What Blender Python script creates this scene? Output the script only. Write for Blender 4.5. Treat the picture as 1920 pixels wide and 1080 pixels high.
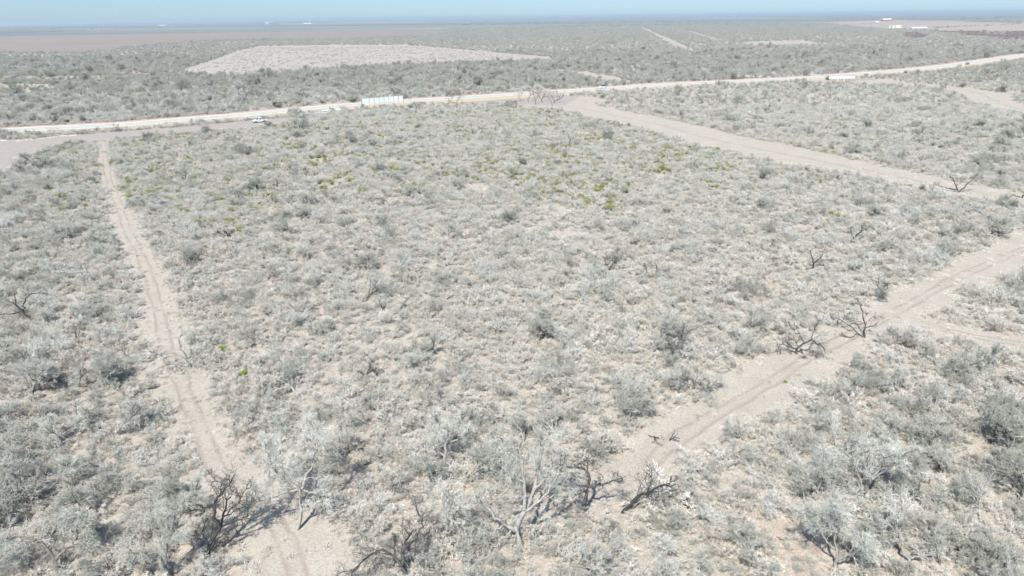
import bpy, math, random
import numpy as np
from mathutils import Matrix, Vector, Euler

for o in list(bpy.data.objects): bpy.data.objects.remove(o)
scene = bpy.context.scene
COL = scene.collection
rad = math.radians
RNG = np.random.default_rng(11)
random.seed(5)

# ------------------------------------------------------------------ camera
CH = 40.0                       # drone height above the ground
FPX = 1297.0                    # focal length in photo pixels
PITCH = math.atan((540 - 32) / FPX)
ROLL = rad(-0.70)
cam_data = bpy.data.cameras.new('camera')
cam = bpy.data.objects.new('camera', cam_data); COL.objects.link(cam)
cam_data.sensor_width = 36.0
cam_data.lens = FPX / 1920 * 36.0
cam_data.clip_start = 0.5; cam_data.clip_end = 90000
_fw = Vector((0, math.cos(PITCH), -math.sin(PITCH)))
_rt = Vector((1, 0, 0)); _up = _rt.cross(_fw)
_rt2 = _rt * math.cos(ROLL) + _up * math.sin(ROLL)
_up2 = _rt2.cross(_fw)
M = Matrix((( _rt2.x, _up2.x, -_fw.x, 0), (_rt2.y, _up2.y, -_fw.y, 0), (_rt2.z, _up2.z, -_fw.z, CH), (0, 0, 0, 1)))
cam.matrix_world = M
scene.camera = cam

# ------------------------------------------------------------------ sky, sun, exposure
SUN_EL, SUN_AZ = rad(56), rad(203)     # azimuth clockwise from +Y (camera looks along +Y): sun behind and to the left
world = bpy.data.worlds.new('World'); scene.world = world; world.use_nodes = True
wn = world.node_tree; wn.nodes.clear()
sky = wn.nodes.new('ShaderNodeTexSky'); sky.sky_type = 'NISHITA'; sky.sun_disc = False
sky.sun_elevation = SUN_EL; sky.sun_rotation = SUN_AZ
sky.air_density = 1.0; sky.dust_density = 0.0; sky.ozone_density = 3.5; sky.altitude = 100
bg = wn.nodes.new('ShaderNodeBackground'); bg.inputs[1].default_value = 0.115
wo = wn.nodes.new('ShaderNodeOutputWorld')
tint = wn.nodes.new('ShaderNodeMix'); tint.data_type = 'RGBA'; tint.blend_type = 'MULTIPLY'; tint.inputs[0].default_value = 1.0
# the band of sky just over the horizon is a deeper, slightly darker blue than the model sky
tc = wn.nodes.new('ShaderNodeTexCoord'); sx = wn.nodes.new('ShaderNodeSeparateXYZ'); wn.links.new(tc.outputs['Generated'], sx.inputs[0])
tr = wn.nodes.new('ShaderNodeValToRGB'); wn.links.new(sx.outputs[2], tr.inputs[0])
tr.color_ramp.elements[0].position = 0.0; tr.color_ramp.elements[0].color = (0.25, 0.365, 0.585, 1)
e_ = tr.color_ramp.elements.new(0.035); e_.color = (0.215, 0.325, 0.535, 1)
tr.color_ramp.elements[1].position = 0.30; tr.color_ramp.elements[1].color = (0.98, 0.98, 0.86, 1)
wn.links.new(tr.outputs[0], tint.inputs[7])
wn.links.new(sky.outputs[0], tint.inputs[6]); wn.links.new(tint.outputs[2], bg.inputs[0]); wn.links.new(bg.outputs[0], wo.inputs[0])
sl = bpy.data.lights.new('sun', 'SUN'); sl.energy = 4.3; sl.angle = rad(0.53); sl.color = (1.0, 0.965, 0.90)
sun = bpy.data.objects.new('sun', sl); COL.objects.link(sun)
sd = Vector((math.sin(SUN_AZ) * math.cos(SUN_EL), math.cos(SUN_AZ) * math.cos(SUN_EL), math.sin(SUN_EL)))
sun.rotation_euler = sd.to_track_quat('Z', 'Y').to_euler(); sun.location = (0, 0, 300)
scene.view_settings.view_transform = 'Standard'; scene.view_settings.look = 'None'
scene.view_settings.gamma = 1.0; scene.view_settings.exposure = 0.90
scene.render.resolution_x = 1024; scene.render.resolution_y = 576
scene.render.engine = 'CYCLES'
scene.cycles.max_bounces = 5; scene.cycles.diffuse_bounces = 4; scene.cycles.volume_bounces = 0
scene.cycles.transparent_max_bounces = 4

# ------------------------------------------------------------------ pixel <-> ground
RT, UP, FW = np.array(_rt2), np.array(_up2), np.array(_fw)
def gp(px, py):
    """photo pixel -> point on the ground plane"""
    d = RT * (px - 960) / FPX + UP * (540 - py) / FPX + FW
    t = CH / max(-d[2], 0.0016)
    return np.array((d[0] * t, d[1] * t))
def pix(x, y, z=0.0):
    v = np.stack([np.asarray(x, float), np.asarray(y, float), np.zeros_like(np.asarray(x, float)) + z - CH], -1)
    dep = v @ FW
    return 960 + FPX * (v @ RT) / dep, 540 - FPX * (v @ UP) / dep, dep
def G(pts): return np.array([gp(*p) for p in pts])

# ------------------------------------------------------------------ noise and tests in numpy
_LAT = np.random.default_rng(3).random((256, 256))
def vnoise(x, y, s):
    x = np.asarray(x) / s + 1000.3; y = np.asarray(y) / s + 1000.7
    xi = np.floor(x).astype(int); yi = np.floor(y).astype(int); fx = x - xi; fy = y - yi
    fx = fx * fx * (3 - 2 * fx); fy = fy * fy * (3 - 2 * fy)
    a = _LAT[xi % 256, yi % 256]; b = _LAT[(xi + 1) % 256, yi % 256]
    c = _LAT[xi % 256, (yi + 1) % 256]; d = _LAT[(xi + 1) % 256, (yi + 1) % 256]
    return (a * (1 - fx) + b * fx) * (1 - fy) + (c * (1 - fx) + d * fx) * fy
def inpoly(x, y, P):
    r = np.zeros(len(x), bool); j = len(P) - 1
    for i in range(len(P)):
        xi, yi = P[i]; xj, yj = P[j]
        c = ((yi > y) != (yj > y)) & (x < (xj - xi) * (y - yi) / (yj - yi + 1e-12) + xi)
        r ^= c; j = i
    return r
def pdist(x, y, P, W):
    """distance to polyline minus interpolated half width"""
    best = np.full(len(x), 1e9)
    for i in range(len(P) - 1):
        a, b = P[i], P[i + 1]; d = b - a; L2 = d @ d + 1e-9
        t = np.clip(((x - a[0]) * d[0] + (y - a[1]) * d[1]) / L2, 0, 1)
        dd = np.hypot(x - a[0] - t * d[0], y - a[1] - t * d[1]) - (W[i] * (1 - t) + W[i + 1] * t)
        best = np.minimum(best, dd)
    return best

# ------------------------------------------------------------------ materials
def mat(name):
    m = bpy.data.materials.new(name); m.use_nodes = True
    n = m.node_tree.nodes; l = m.node_tree.links
    b = n['Principled BSDF']; b.inputs['Specular IOR Level'].default_value = 0.15
    b.inputs['Roughness'].default_value = 0.9
    return m, n, l, b
def plain(name, c, rough=0.6, spec=0.3, metal=0.0):
    m, n, l, b = mat(name); b.inputs['Base Color'].default_value = (*c, 1); b.inputs['Roughness'].default_value = rough
    b.inputs['Specular IOR Level'].default_value = spec; b.inputs['Metallic'].default_value = metal
    nz = n.new('ShaderNodeTexNoise'); nz.inputs['Scale'].default_value = 6
    mr = n.new('ShaderNodeMapRange'); mr.inputs['To Min'].default_value = rough * 0.85; mr.inputs['To Max'].default_value = min(1, rough * 1.15)
    l.new(nz.outputs[0], mr.inputs[0]); l.new(mr.outputs[0], b.inputs['Roughness'])
    return m
def noise(n, l, pos, scale, det=3, rough=0.55, vec=None):
    t = n.new('ShaderNodeTexNoise'); t.inputs['Scale'].default_value = scale; t.inputs['Detail'].default_value = det
    t.inputs['Roughness'].default_value = rough
    if vec:
        mp = n.new('ShaderNodeMapping'); mp.inputs['Scale'].default_value = vec; l.new(pos, mp.inputs[0]); l.new(mp.outputs[0], t.inputs[0])
    else: l.new(pos, t.inputs[0])
    return t.outputs[0]
def ramp(n, l, f, stops):
    r = n.new('ShaderNodeValToRGB'); l.new(f, r.inputs[0]); e = r.color_ramp.elements
    e[0].position, e[0].color = stops[0][0], (*stops[0][1], 1)
    e[1].position, e[1].color = stops[-1][0], (*stops[-1][1], 1)
    for p, c in stops[1:-1]:
        q = e.new(p); q.color = (*c, 1)
    return r.outputs[0]
def mix(n, l, f, a, b, mode='MIX'):
    x = n.new('ShaderNodeMix'); x.data_type = 'RGBA'; x.blend_type = mode
    if isinstance(f, float): x.inputs[0].default_value = f
    else: l.new(f, x.inputs[0])
    for i, v in ((6, a), (7, b)):
        if isinstance(v, tuple): x.inputs[i].default_value = (*v, 1)
        else: l.new(v, x.inputs[i])
    return x.outputs[2]
def bump(n, l, b, h, strength, dist):
    bp = n.new('ShaderNodeBump'); bp.inputs['Strength'].default_value = strength; bp.inputs['Distance'].default_value = dist
    l.new(h, bp.inputs['Height']); l.new(bp.outputs[0], b.inputs['Normal'])
def grass_colour(n, l, pos):
    big = ramp(n, l, noise(n, l, pos, 0.07, 4), [(0.3, (0.33, 0.285, 0.238)), (0.5, (0.37, 0.33, 0.285)), (0.7, (0.365, 0.29, 0.235))])
    mid = ramp(n, l, noise(n, l, pos, 0.9, 5, 0.65), [(0.3, (0.74, 0.74, 0.72)), (0.55, (1, 1, 1)), (0.75, (1.13, 1.12, 1.10))])
    c = mix(n, l, 1.0, big, mid, 'MULTIPLY')
    fine = ramp(n, l, noise(n, l, pos, 5.0, 3, 0.7), [(0.3, (0.72, 0.70, 0.68)), (0.6, (1.1, 1.1, 1.1))])
    return mix(n, l, 1.0, c, fine, 'MULTIPLY')
def m_ground():
    m, n, l, b = mat('dry_grassland'); pos = n.new('ShaderNodeNewGeometry').outputs['Position']
    l.new(grass_colour(n, l, pos), b.inputs['Base Color']); bump(n, l, b, noise(n, l, pos, 3.5, 4, 0.7), 0.6, 0.12)
    return m
def m_track(name, c0, c1, rut=0.0, mottle=1.0):
    """bare soil: attribute 'edge' is 0 in the middle and 1 at the ragged border, where grass takes over"""
    m, n, l, b = mat(name); pos = n.new('ShaderNodeNewGeometry').outputs['Position']
    c = ramp(n, l, noise(n, l, pos, 0.22, 5, 0.6), [(0.3, c0), (0.7, c1)])
    f = ramp(n, l, noise(n, l, pos, 3.6, 8, 0.8), [(0.34, (0.70, 0.67, 0.63)), (0.5, (0.97, 0.97, 0.96)), (0.66, (1.2, 1.2, 1.2))])
    c = mix(n, l, 1.0, c, f, 'MULTIPLY')
    at = n.new('ShaderNodeAttribute'); at.attribute_name = 'cross'      # metres from the middle of the track
    if rut > 0:
        ab = n.new('ShaderNodeMath'); ab.operation = 'ABSOLUTE'; l.new(at.outputs['Fac'], ab.inputs[0])
        wob = n.new('ShaderNodeMath'); wob.operation = 'ADD'; l.new(ab.outputs[0], wob.inputs[0])
        mm = n.new('ShaderNodeMath'); mm.operation = 'MULTIPLY_ADD'; l.new(noise(n, l, pos, 0.10, 4, 0.6), mm.inputs[0]); mm.inputs[1].default_value = 1.6; mm.inputs[2].default_value = -0.8
        l.new(mm.outputs[0], wob.inputs[1])
        r = ramp(n, l, wob.outputs[0], [(0.0, (0.1,) * 3), (0.35, (0.15,) * 3), (0.72, (1, 1, 1)), (1.0, (0, 0, 0))])
        br = n.new('ShaderNodeMath'); br.operation = 'MULTIPLY'; l.new(r, br.inputs[0])
        mk = ramp(n, l, noise(n, l, pos, 0.12, 2), [(0.30, (0.1,) * 3), (0.5, (1, 1, 1))]); l.new(mk, br.inputs[1])
        br2 = n.new('ShaderNodeMath'); br2.operation = 'MULTIPLY'; l.new(br.outputs[0], br2.inputs[0]); br2.inputs[1].default_value = rut
        c = mix(n, l, br2.outputs[0], c, (0.235, 0.195, 0.16))
    ed = n.new('ShaderNodeAttribute'); ed.attribute_name = 'edge'
    ad = n.new('ShaderNodeMath'); ad.operation = 'MULTIPLY_ADD'; l.new(noise(n, l, pos, 0.8, 5, 0.7), ad.inputs[0]); ad.inputs[1].default_value = 1.3; ad.inputs[2].default_value = -0.65
    a2 = n.new('ShaderNodeMath'); a2.operation = 'ADD'; l.new(ed.outputs['Fac'], a2.inputs[0]); l.new(ad.outputs[0], a2.inputs[1])
    e = ramp(n, l, a2.outputs[0], [(0.45, (0, 0, 0)), (0.8, (1, 1, 1))])
    c = mix(n, l, e, c, grass_colour(n, l, pos))
    l.new(c, b.inputs['Base Color']); bump(n, l, b, noise(n, l, pos, 3.0, 5, 0.75), 0.5, 0.1)
    return m
def m_field(name, c0, c1, vec=(0.02, 0.2, 1), s=1.0, spk=None):
    m, n, l, b = mat(name); pos = n.new('ShaderNodeNewGeometry').outputs['Position']
    c = ramp(n, l, noise(n, l, pos, s, 4, 0.6, vec), [(0.3, c0), (0.7, c1)])
    f = ramp(n, l, noise(n, l, pos, 0.15, 5, 0.7), [(0.35, (0.85, 0.85, 0.85)), (0.65, (1.08, 1.08, 1.08))])
    c = mix(n, l, 1.0, c, f, 'MULTIPLY')
    l.new(c, b.inputs['Base Color']); return m
def m_far():
    m, n, l, b = mat('distant_scrub_cover'); pos = n.new('ShaderNodeNewGeometry').outputs['Position']
    c = ramp(n, l, noise(n, l, pos, 1.0, 5, 0.6, (0.0004, 0.0016, 1)), [(0.34, (0.11, 0.125, 0.12)), (0.5, (0.16, 0.17, 0.158)), (0.60, (0.19, 0.195, 0.18)), (0.68, (0.29, 0.26, 0.225))])
    l.new(c, b.inputs['Base Color']); return m
def m_road():
    m, n, l, b = mat('sun_bleached_road_surface'); pos = n.new('ShaderNodeNewGeometry').outputs['Position']
    at = n.new('ShaderNodeAttribute'); at.attribute_name = 'cross'
    mp = n.new('ShaderNodeMapRange'); l.new(at.outputs['Fac'], mp.inputs[0]); mp.inputs[1].default_value = -8; mp.inputs[2].default_value = 8
    sh = (0.46, 0.445, 0.395); ln = (0.38, 0.375, 0.345); wp = (0.28, 0.282, 0.262)
    def q(x): return (x + 8) / 16
    c = ramp(n, l, mp.outputs[0], [(q(-7), (0.5, 0.46, 0.37)), (q(-6), sh), (q(-3.9), sh), (q(-3.2), ln), (q(-2.4), wp), (q(-1.4), ln), (q(-.2), ln), (q(0), (0.46, 0.42, 0.28)), (q(.2), ln), (q(1.4), ln), (q(2.4), wp), (q(3.3), ln), (q(3.9), sh), (q(7.5), sh)])
    f = ramp(n, l, noise(n, l, pos, 0.3, 5, 0.65), [(0.3, (0.88, 0.88, 0.88)), (0.7, (1.1, 1.1, 1.1))])
    l.new(mix(n, l, 1.0, c, f, 'MULTIPLY'), b.inputs['Base Color']); return m
def m_wood(name, lo, hi, nscale=1.5):
    """bark: shade differs from plant to plant (object random) and along the wood"""
    m, n, l, b = mat(name); oi = n.new('ShaderNodeObjectInfo')
    c = ramp(n, l, oi.outputs['Random'], [(0.0, lo), (0.45, tuple(0.45 * a + 0.55 * d for a, d in zip(lo, hi))), (1.0, hi)])
    pos = n.new('ShaderNodeTexCoord').outputs['Object']
    f = ramp(n, l, noise(n, l, pos, nscale, 3, 0.6), [(0.3, (0.7, 0.7, 0.7)), (0.7, (1.25, 1.25, 1.25))])
    l.new(mix(n, l, 1.0, c, f, 'MULTIPLY'), b.inputs['Base Color']); return m

MT = dict(
    ground=m_ground(),
    track=m_track('bare_pale_soil', (0.368, 0.333, 0.286), (0.318, 0.284, 0.241), 0.8),
    dirt=m_track('bare_mauve_soil', (0.268, 0.240, 0.215), (0.31, 0.278, 0.25), 0.0),
    verge=m_track('dry_verge_grass', (0.44, 0.36, 0.25), (0.40, 0.32, 0.24), 0.0),
    redverge=m_track('reddish_verge_soil', (0.40, 0.28, 0.22), (0.36, 0.27, 0.23), 0.0),
    clear=m_field('cleared_pale_soil', (0.29, 0.255, 0.222), (0.37, 0.33, 0.295), (0.02, 0.2, 1)),
    plough=m_field('ploughed_brown_soil', (0.205, 0.168, 0.143), (0.25, 0.207, 0.178), (0.002, 0.02, 1)),
    past=m_field('pale_pasture', (0.29, 0.24, 0.205), (0.33, 0.275, 0.23), (0.004, 0.03, 1)),
    far=m_far(), road=m_road(),
    twig=m_wood('pale_grey_twigs', (0.49, 0.495, 0.435), (0.66, 0.65, 0.595)),
    twigd=m_wood('darker_grey_twigs', (0.34, 0.345, 0.295), (0.50, 0.49, 0.435)),  # darker tone than the pale twigs
    bark=m_wood('grey_bark', (0.22, 0.215, 0.19), (0.34, 0.325, 0.295), 2.5), tbark=m_wood('shade_darkened_bark', (0.08, 0.078, 0.070), (0.32, 0.31, 0.28), 2.5),  # tbark varies by tree; its dark tones include the shade on limbs
    dead=m_wood('dark_dead_bark', (0.038, 0.038, 0.038), (0.10, 0.095, 0.09), 2.5),  # near-black tone all over the wood of the dead trees
    deadtwig=m_wood('dark_dead_twigs', (0.10, 0.10, 0.095), (0.20, 0.195, 0.18), 2.5),
    straw=m_wood('dry_grass_blades', (0.54, 0.50, 0.43), (0.71, 0.67, 0.60), 3),
    yleaf=m_wood('olive_leaves', (0.19, 0.205, 0.065), (0.33, 0.34, 0.12), 2),
    gleaf=m_wood('green_leaves', (0.055, 0.085, 0.035), (0.11, 0.15, 0.06), 2),
    bleaf=m_wood('bright_green_leaves', (0.20, 0.30, 0.05), (0.24, 0.34, 0.06), 2),
    brown=m_wood('brown_twigs', (0.27, 0.215, 0.20), (0.36, 0.28, 0.26), 2),
    white=plain('white_car_paint', (0.80, 0.80, 0.80), 0.25, 0.5), grey=plain('grey_car_paint', (0.16, 0.20, 0.25), 0.25, 0.5),
    navy=plain('dark_blue_car_paint', (0.03, 0.05, 0.13), 0.25, 0.5), glass=plain('tinted_glass', (0.02, 0.03, 0.035), 0.08, 0.5),
    rubber=plain('tyre_rubber', (0.03, 0.03, 0.03), 0.8, 0.2), rim=plain('alloy_rim', (0.5, 0.5, 0.5), 0.35, 0.5, 0.6),
    chrome=plain('bumper_metal', (0.45, 0.45, 0.45), 0.3, 0.5, 0.7), lamp=plain('lamp_glass', (0.75, 0.75, 0.72), 0.15, 0.5),
    red=plain('red_lamp_glass', (0.35, 0.02, 0.02), 0.2, 0.5), panel=plain('white_panel_board', (0.82, 0.82, 0.80), 0.5),
    post=plain('rusty_steel_post', (0.24, 0.17, 0.12), 0.7), wpost=plain('white_marker_paint', (0.8, 0.8, 0.78), 0.5),
    wire=plain('galvanised_wire', (0.35, 0.35, 0.35), 0.5), yellow=plain('yellow_plate', (0.70, 0.55, 0.28), 0.5),
    wall=plain('white_sheet_wall', (0.5, 0.5, 0.48), 0.6), cream=plain('cream_tank_paint', (0.72, 0.68, 0.52), 0.5),
    rroof=plain('red_metal_roof', (0.40, 0.07, 0.05), 0.5), wroof=plain('white_metal_roof', (0.62, 0.62, 0.62), 0.4),
    doorm=plain('grey_door', (0.2, 0.2, 0.2), 0.6), dark=plain('dark_void', (0.02, 0.02, 0.02), 0.8), stone=plain('pale_caliche_rubble', (0.62, 0.58, 0.52), 0.9),
)

# ------------------------------------------------------------------ mesh helpers
def mk(name, verts, faces, mats, parent=None, link=True, midx=None, attrs=None):
    me = bpy.data.meshes.new(name)
    verts = np.asarray(verts, np.float32)
    if isinstance(faces, np.ndarray):
        k = faces.shape[1]; nf = len(faces)
        me.vertices.add(len(verts)); me.vertices.foreach_set('co', verts.ravel())
        me.loops.add(nf * k); me.loops.foreach_set('vertex_index', faces.astype(np.int32).ravel())
        me.polygons.add(nf); me.polygons.foreach_set('loop_start', np.arange(nf, dtype=np.int32) * k)
        me.update(calc_edges=True)
    else:
        me.from_pydata([tuple(map(float, v)) for v in verts], [], faces); me.update()
    for m in (mats if isinstance(mats, (list, tuple)) else [mats]): me.materials.append(m)
    if midx is not None: me.polygons.foreach_set('material_index', np.asarray(midx, np.int32))
    for an, av in (attrs or {}).items():
        a = me.attributes.new(an, 'FLOAT', 'POINT'); a.data.foreach_set('value', np.asarray(av, np.float32))
    o = bpy.data.objects.new(name, me)
    if link: COL.objects.link(o)
    if parent is not None: o.parent = parent
    return o
def tag(o, label, cat, group=None, kind=None):
    o['label'] = label; o['category'] = cat
    if group: o['group'] = group
    if kind: o['kind'] = kind
    return o
def struct(o): o['kind'] = 'structure'; return o
def empty(name, loc, rz=0.0):
    e = bpy.data.objects.new(name, None); COL.objects.link(e); e.location = loc; e.rotation_euler = (0, 0, rz)
    e.empty_display_size = 0.5; return e
class MB:
    def __init__(s): s.v = []; s.f = []
    def box(s, x0, x1, y0, y1, z0, z1):
        b = len(s.v); s.v += [(x, y, z) for z in (z0, z1) for y in (y0, y1) for x in (x0, x1)]
        s.f += [tuple(b + i for i in q) for q in ((0, 2, 3, 1), (4, 5, 7, 6), (0, 1, 5, 4), (2, 6, 7, 3), (0, 4, 6, 2), (1, 3, 7, 5))]; return s
    def prism(s, prof, y0, y1, inset=None):
        """outline prof in the x-z plane, from y0 to y1; inset = list of y offsets per vertex"""
        b = len(s.v); k = len(prof); ins = inset or [0] * k
        s.v += [(x, y0 + i, z) for (x, z), i in zip(prof, ins)] + [(x, y1 - i, z) for (x, z), i in zip(prof, ins)]
        s.f += [tuple(b + i for i in range(k)), tuple(b + k + i for i in reversed(range(k)))]
        s.f += [(b + i, b + k + i, b + k + (i + 1) % k, b + (i + 1) % k) for i in range(k)]; return s
    def cyl(s, c, axis, r, h, n=18, r2=None):
        b = len(s.v); r2 = r if r2 is None else r2
        for t, rr in ((0, r), (h, r2)):
            for i in range(n):
                a = 2 * math.pi * i / n; u, w = rr * math.cos(a), rr * math.sin(a)
                s.v.append({'y': (c[0] + u, c[1] + t, c[2] + w), 'z': (c[0] + u, c[1] + w, c[2] + t)}[axis])
        s.f += [tuple(b + i for i in reversed(range(n))), tuple(b + n + i for i in range(n))]
        s.f += [(b + i, b + (i + 1) % n, b + n + (i + 1) % n, b + n + i) for i in range(n)]; return s
    def build(s, name, m, parent=None, bevel=0):
        o = mk(name, s.v, s.f, m, parent)
        import bmesh
        bm = bmesh.new(); bm.from_mesh(o.data); bmesh.ops.recalc_face_normals(bm, faces=bm.faces)
        if bevel: bmesh.ops.bevel(bm, geom=list(bm.edges), offset=bevel, segments=2, affect='EDGES', clamp_overlap=True)
        bm.to_mesh(o.data); bm.free(); return o

# ------------------------------------------------------------------ the land
def ring_ground(name, r0, r1, m, z, nseg=96, ratio=1.35):
    rs = [r0]
    while rs[-1] < r1: rs.append(min(r1, max(rs[-1] * ratio, rs[-1] + 12)))
    v, f = [], []
    if r0 == 0: rs = rs[1:]; v.append((0, 0, z))
    base = len(v)
    for r in rs: v += [(r * math.cos(2 * math.pi * i / nseg), r * math.sin(2 * math.pi * i / nseg), z) for i in range(nseg)]
    if base: f += [(0, base + i, base + (i + 1) % nseg) for i in range(nseg)]
    for k in range(len(rs) - 1):
        a = base + k * nseg; b = a + nseg
        f += [(a + i, b + i, b + (i + 1) % nseg, a + (i + 1) % nseg) for i in range(nseg)]
    return mk(name, v, f, m)
struct(ring_ground('ground', 0, 30000, MT['ground'], 0.0))
struct(ring_ground('distant_scrubland', 2900, 29000, MT['far'], 0.25, 192, 1.2))

def smooth(P, W, step):
    """Catmull-Rom resample of a path with widths"""
    P = np.asarray(P, float); W = np.asarray(W, float); out, ow = [], []
    n = len(P)
    for i in range(n - 1):
        p0, p1, p2, p3 = P[max(i - 1, 0)], P[i], P[i + 1], P[min(i + 2, n - 1)]
        k = max(2, int(np.linalg.norm(p2 - p1) / step))
        for t in np.arange(k) / k:
            out.append(0.5 * ((2 * p1) + (-p0 + p2) * t + (2 * p0 - 5 * p1 + 4 * p2 - p3) * t * t + (-p0 + 3 * p1 - 3 * p2 + p3) * t ** 3))
            ow.append(W[i] * (1 - t) + W[i + 1] * t)
    out.append(P[-1]); ow.append(W[-1])
    return np.array(out), np.array(ow)
def strip(name, P, W, m, z, step=2.0, rag=0.25, nc=13, extend=1.25):
    C, w = smooth(P, W, step)
    T = np.gradient(C, axis=0); T /= np.linalg.norm(T, axis=1)[:, None] + 1e-9
    N = np.stack([-T[:, 1], T[:, 0]], 1)
    u = np.linspace(-1, 1, nc)
    rl = 1 + rag * (vnoise(C[:, 0], C[:, 1], 7) - 0.5) * 2; rr = 1 + rag * (vnoise(C[:, 0] + 500, C[:, 1], 6) - 0.5) * 2
    side = np.where(u[None, :] < 0, rl[:, None], rr[:, None])
    cr = u[None, :] * w[:, None] * side * extend
    V = C[:, None, :] + N[:, None, :] * cr[:, :, None]
    n = len(C); verts = np.concatenate([V.reshape(-1, 2), np.full((n * nc, 1), z)], 1)
    i = np.arange(n - 1)[:, None] * nc + np.arange(nc - 1)[None, :]; i = i.ravel()
    F = np.stack([i, i + 1, i + nc + 1, i + nc], 1)
    cross = (u[None, :] * w[:, None] * extend).ravel()
    edge = np.broadcast_to(np.abs(u)[None, :] ** 2, (n, nc)).ravel()
    return struct(mk(name, verts, F, m, attrs={'cross': cross, 'edge': edge})), C, w
def pathpx(L):
    """list of (xa, ya, xb, yb): the two borders of a path in the photo -> centre and half width on the ground"""
    C, W = [], []
    for xa, ya, xb, yb in L:
        a, b = gp(xa, ya), gp(xb, yb); C.append((a + b) / 2); W.append(np.linalg.norm(a - b) / 2)
    return np.array(C), np.array(W)
TRK = []     # (centre, halfwidth) masks where nothing grows
def track(name, L, m, z, step=2.0, rag=0.25, keep=0.92, **k):
    P, W = pathpx(L); o, C, w = strip(name, P, W, m, z, step, rag, **k); TRK.append((C[::3], w[::3] * keep)); return C, w
# left dirt track, running from the roadside down to the clearing at the bottom
LEFT, LW = track('dirt_track', [(180, 268, 208, 266), (187, 298, 207, 298), (190, 345, 222, 345), (202, 387, 245, 387), (214, 430, 264, 430), (236, 480, 292, 480), (252, 530, 314, 530), (264, 590, 334, 590), (276, 650, 348, 650), (292, 705, 378, 705), (306, 760, 402, 760), (336, 820, 432, 820), (352, 870, 450, 870), (400, 925, 520, 920), (430, 985, 600, 980), (450, 1060, 660, 1060), (470, 1200, 700, 1200)], MT['track'], 0.03)
# right dirt track, diagonal
RIGHT, RW = track('dirt_track', [(2150, 360, 2080, 425), (2020, 422, 2008, 448), (1925, 452, 1916, 484), (1800, 500, 1812, 533), (1695, 553, 1722, 588), (1600, 596, 1640, 640), (1500, 640, 1550, 695), (1405, 690, 1460, 765), (1310, 745, 1350, 832), (1235, 800, 1270, 880), (1180, 860, 1215, 915), (1100, 905, 1130, 945), (1040, 925, 1050, 975)], MT['track'], 0.034)
# north-east track from the roadside clearing
NE, NW = track('dirt_track', [(990, 187, 960, 199), (1060, 193, 1075, 206), (1150, 207, 1130, 222), (1250, 226, 1230, 246), (1350, 250, 1330, 276), (1500, 280, 1475, 306), (1600, 300, 1578, 327), (1700, 321, 1682, 348), (1800, 341, 1785, 367), (1920, 362, 1905, 390), (2100, 395, 2085, 426)], MT['track'], 0.038, 3.0)
# far-east tracks
E1, _ = track('dirt_track', [(1600, 150, 1600, 155), (1700, 156, 1700, 162), (1790, 163, 1788, 168), (1842, 173, 1836, 179), (1870, 186, 1858, 193), (1925, 203, 1912, 211), (1990, 214, 1980, 224)], MT['track'], 0.05, 4.0)
E2, _ = track('dirt_track', [(1780, 170, 1780, 174), (1850, 172, 1850, 177), (1960, 176, 1960, 182)], MT['dirt'], 0.046, 4.0)
S2, _ = track('dirt_track', [(1730, 598, 1725, 620), (1800, 610, 1795, 640), (1880, 625, 1870, 655), (1990, 640, 1985, 668)], MT['track'], 0.042, 2.0)
N1, _ = track('dirt_track', [(1199, 50, 1202, 50), (1222, 62, 1227, 62), (1250, 76, 1256, 75.6), (1274, 88, 1281, 87.6), (1312, 101, 1320, 101), (1350, 112, 1357, 112)], MT['track'], 0.06, 12.0, keep=1.5)
N2, _ = track('dirt_track', [(1293, 60, 1297, 60), (1320, 68, 1325, 68), (1348, 77, 1354, 77)], MT['track'], 0.055, 12.0, keep=2.2)
N3, _ = track('dirt_track', [(1040, 131, 1044, 133), (1085, 135, 1090, 138), (1130, 143, 1132, 148), (1170, 152, 1167, 156)], MT['track'], 0.05, 5.0, keep=0.8)

ROADPX = [(-160, 257), (0, 245.5), (213, 235), (320, 226.5), (480, 213.5), (640, 198), (800, 187.5), (960, 177.5), (1120, 167), (1280, 157), (1400, 151.5), (1493, 147), (1600, 139.5), (1707, 131), (1780, 123), (1850, 113.5), (1920, 103.5), (1990, 96), (2060, 90)]
RP = G(ROADPX); HWR = 7.0
ro, ROAD, _ = strip('road', RP, np.full(len(RP), HWR), MT['road'], 0.14, 5.0, 0.0, 9, 1.0)
TRK.append((ROAD, np.full(len(ROAD), HWR + 5.5)))
_T = np.gradient(ROAD, axis=0); _T /= np.linalg.norm(_T, axis=1)[:, None]; _N = np.stack([-_T[:, 1], _T[:, 0]], 1)   # points north (away)
strip('roadside_verge', ROAD - _N * (HWR + 4.5), np.full(len(ROAD), 6.5), MT['verge'], 0.06, 5.0, 0.15)
strip('roadside_verge', ROAD + _N * (HWR + 2.2), np.full(len(ROAD), 3.2), MT['redverge'], 0.07, 5.0, 0.15)
TRK.append((ROAD - _N * (HWR + 4.0), np.full(len(ROAD), 5.0)))
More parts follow.
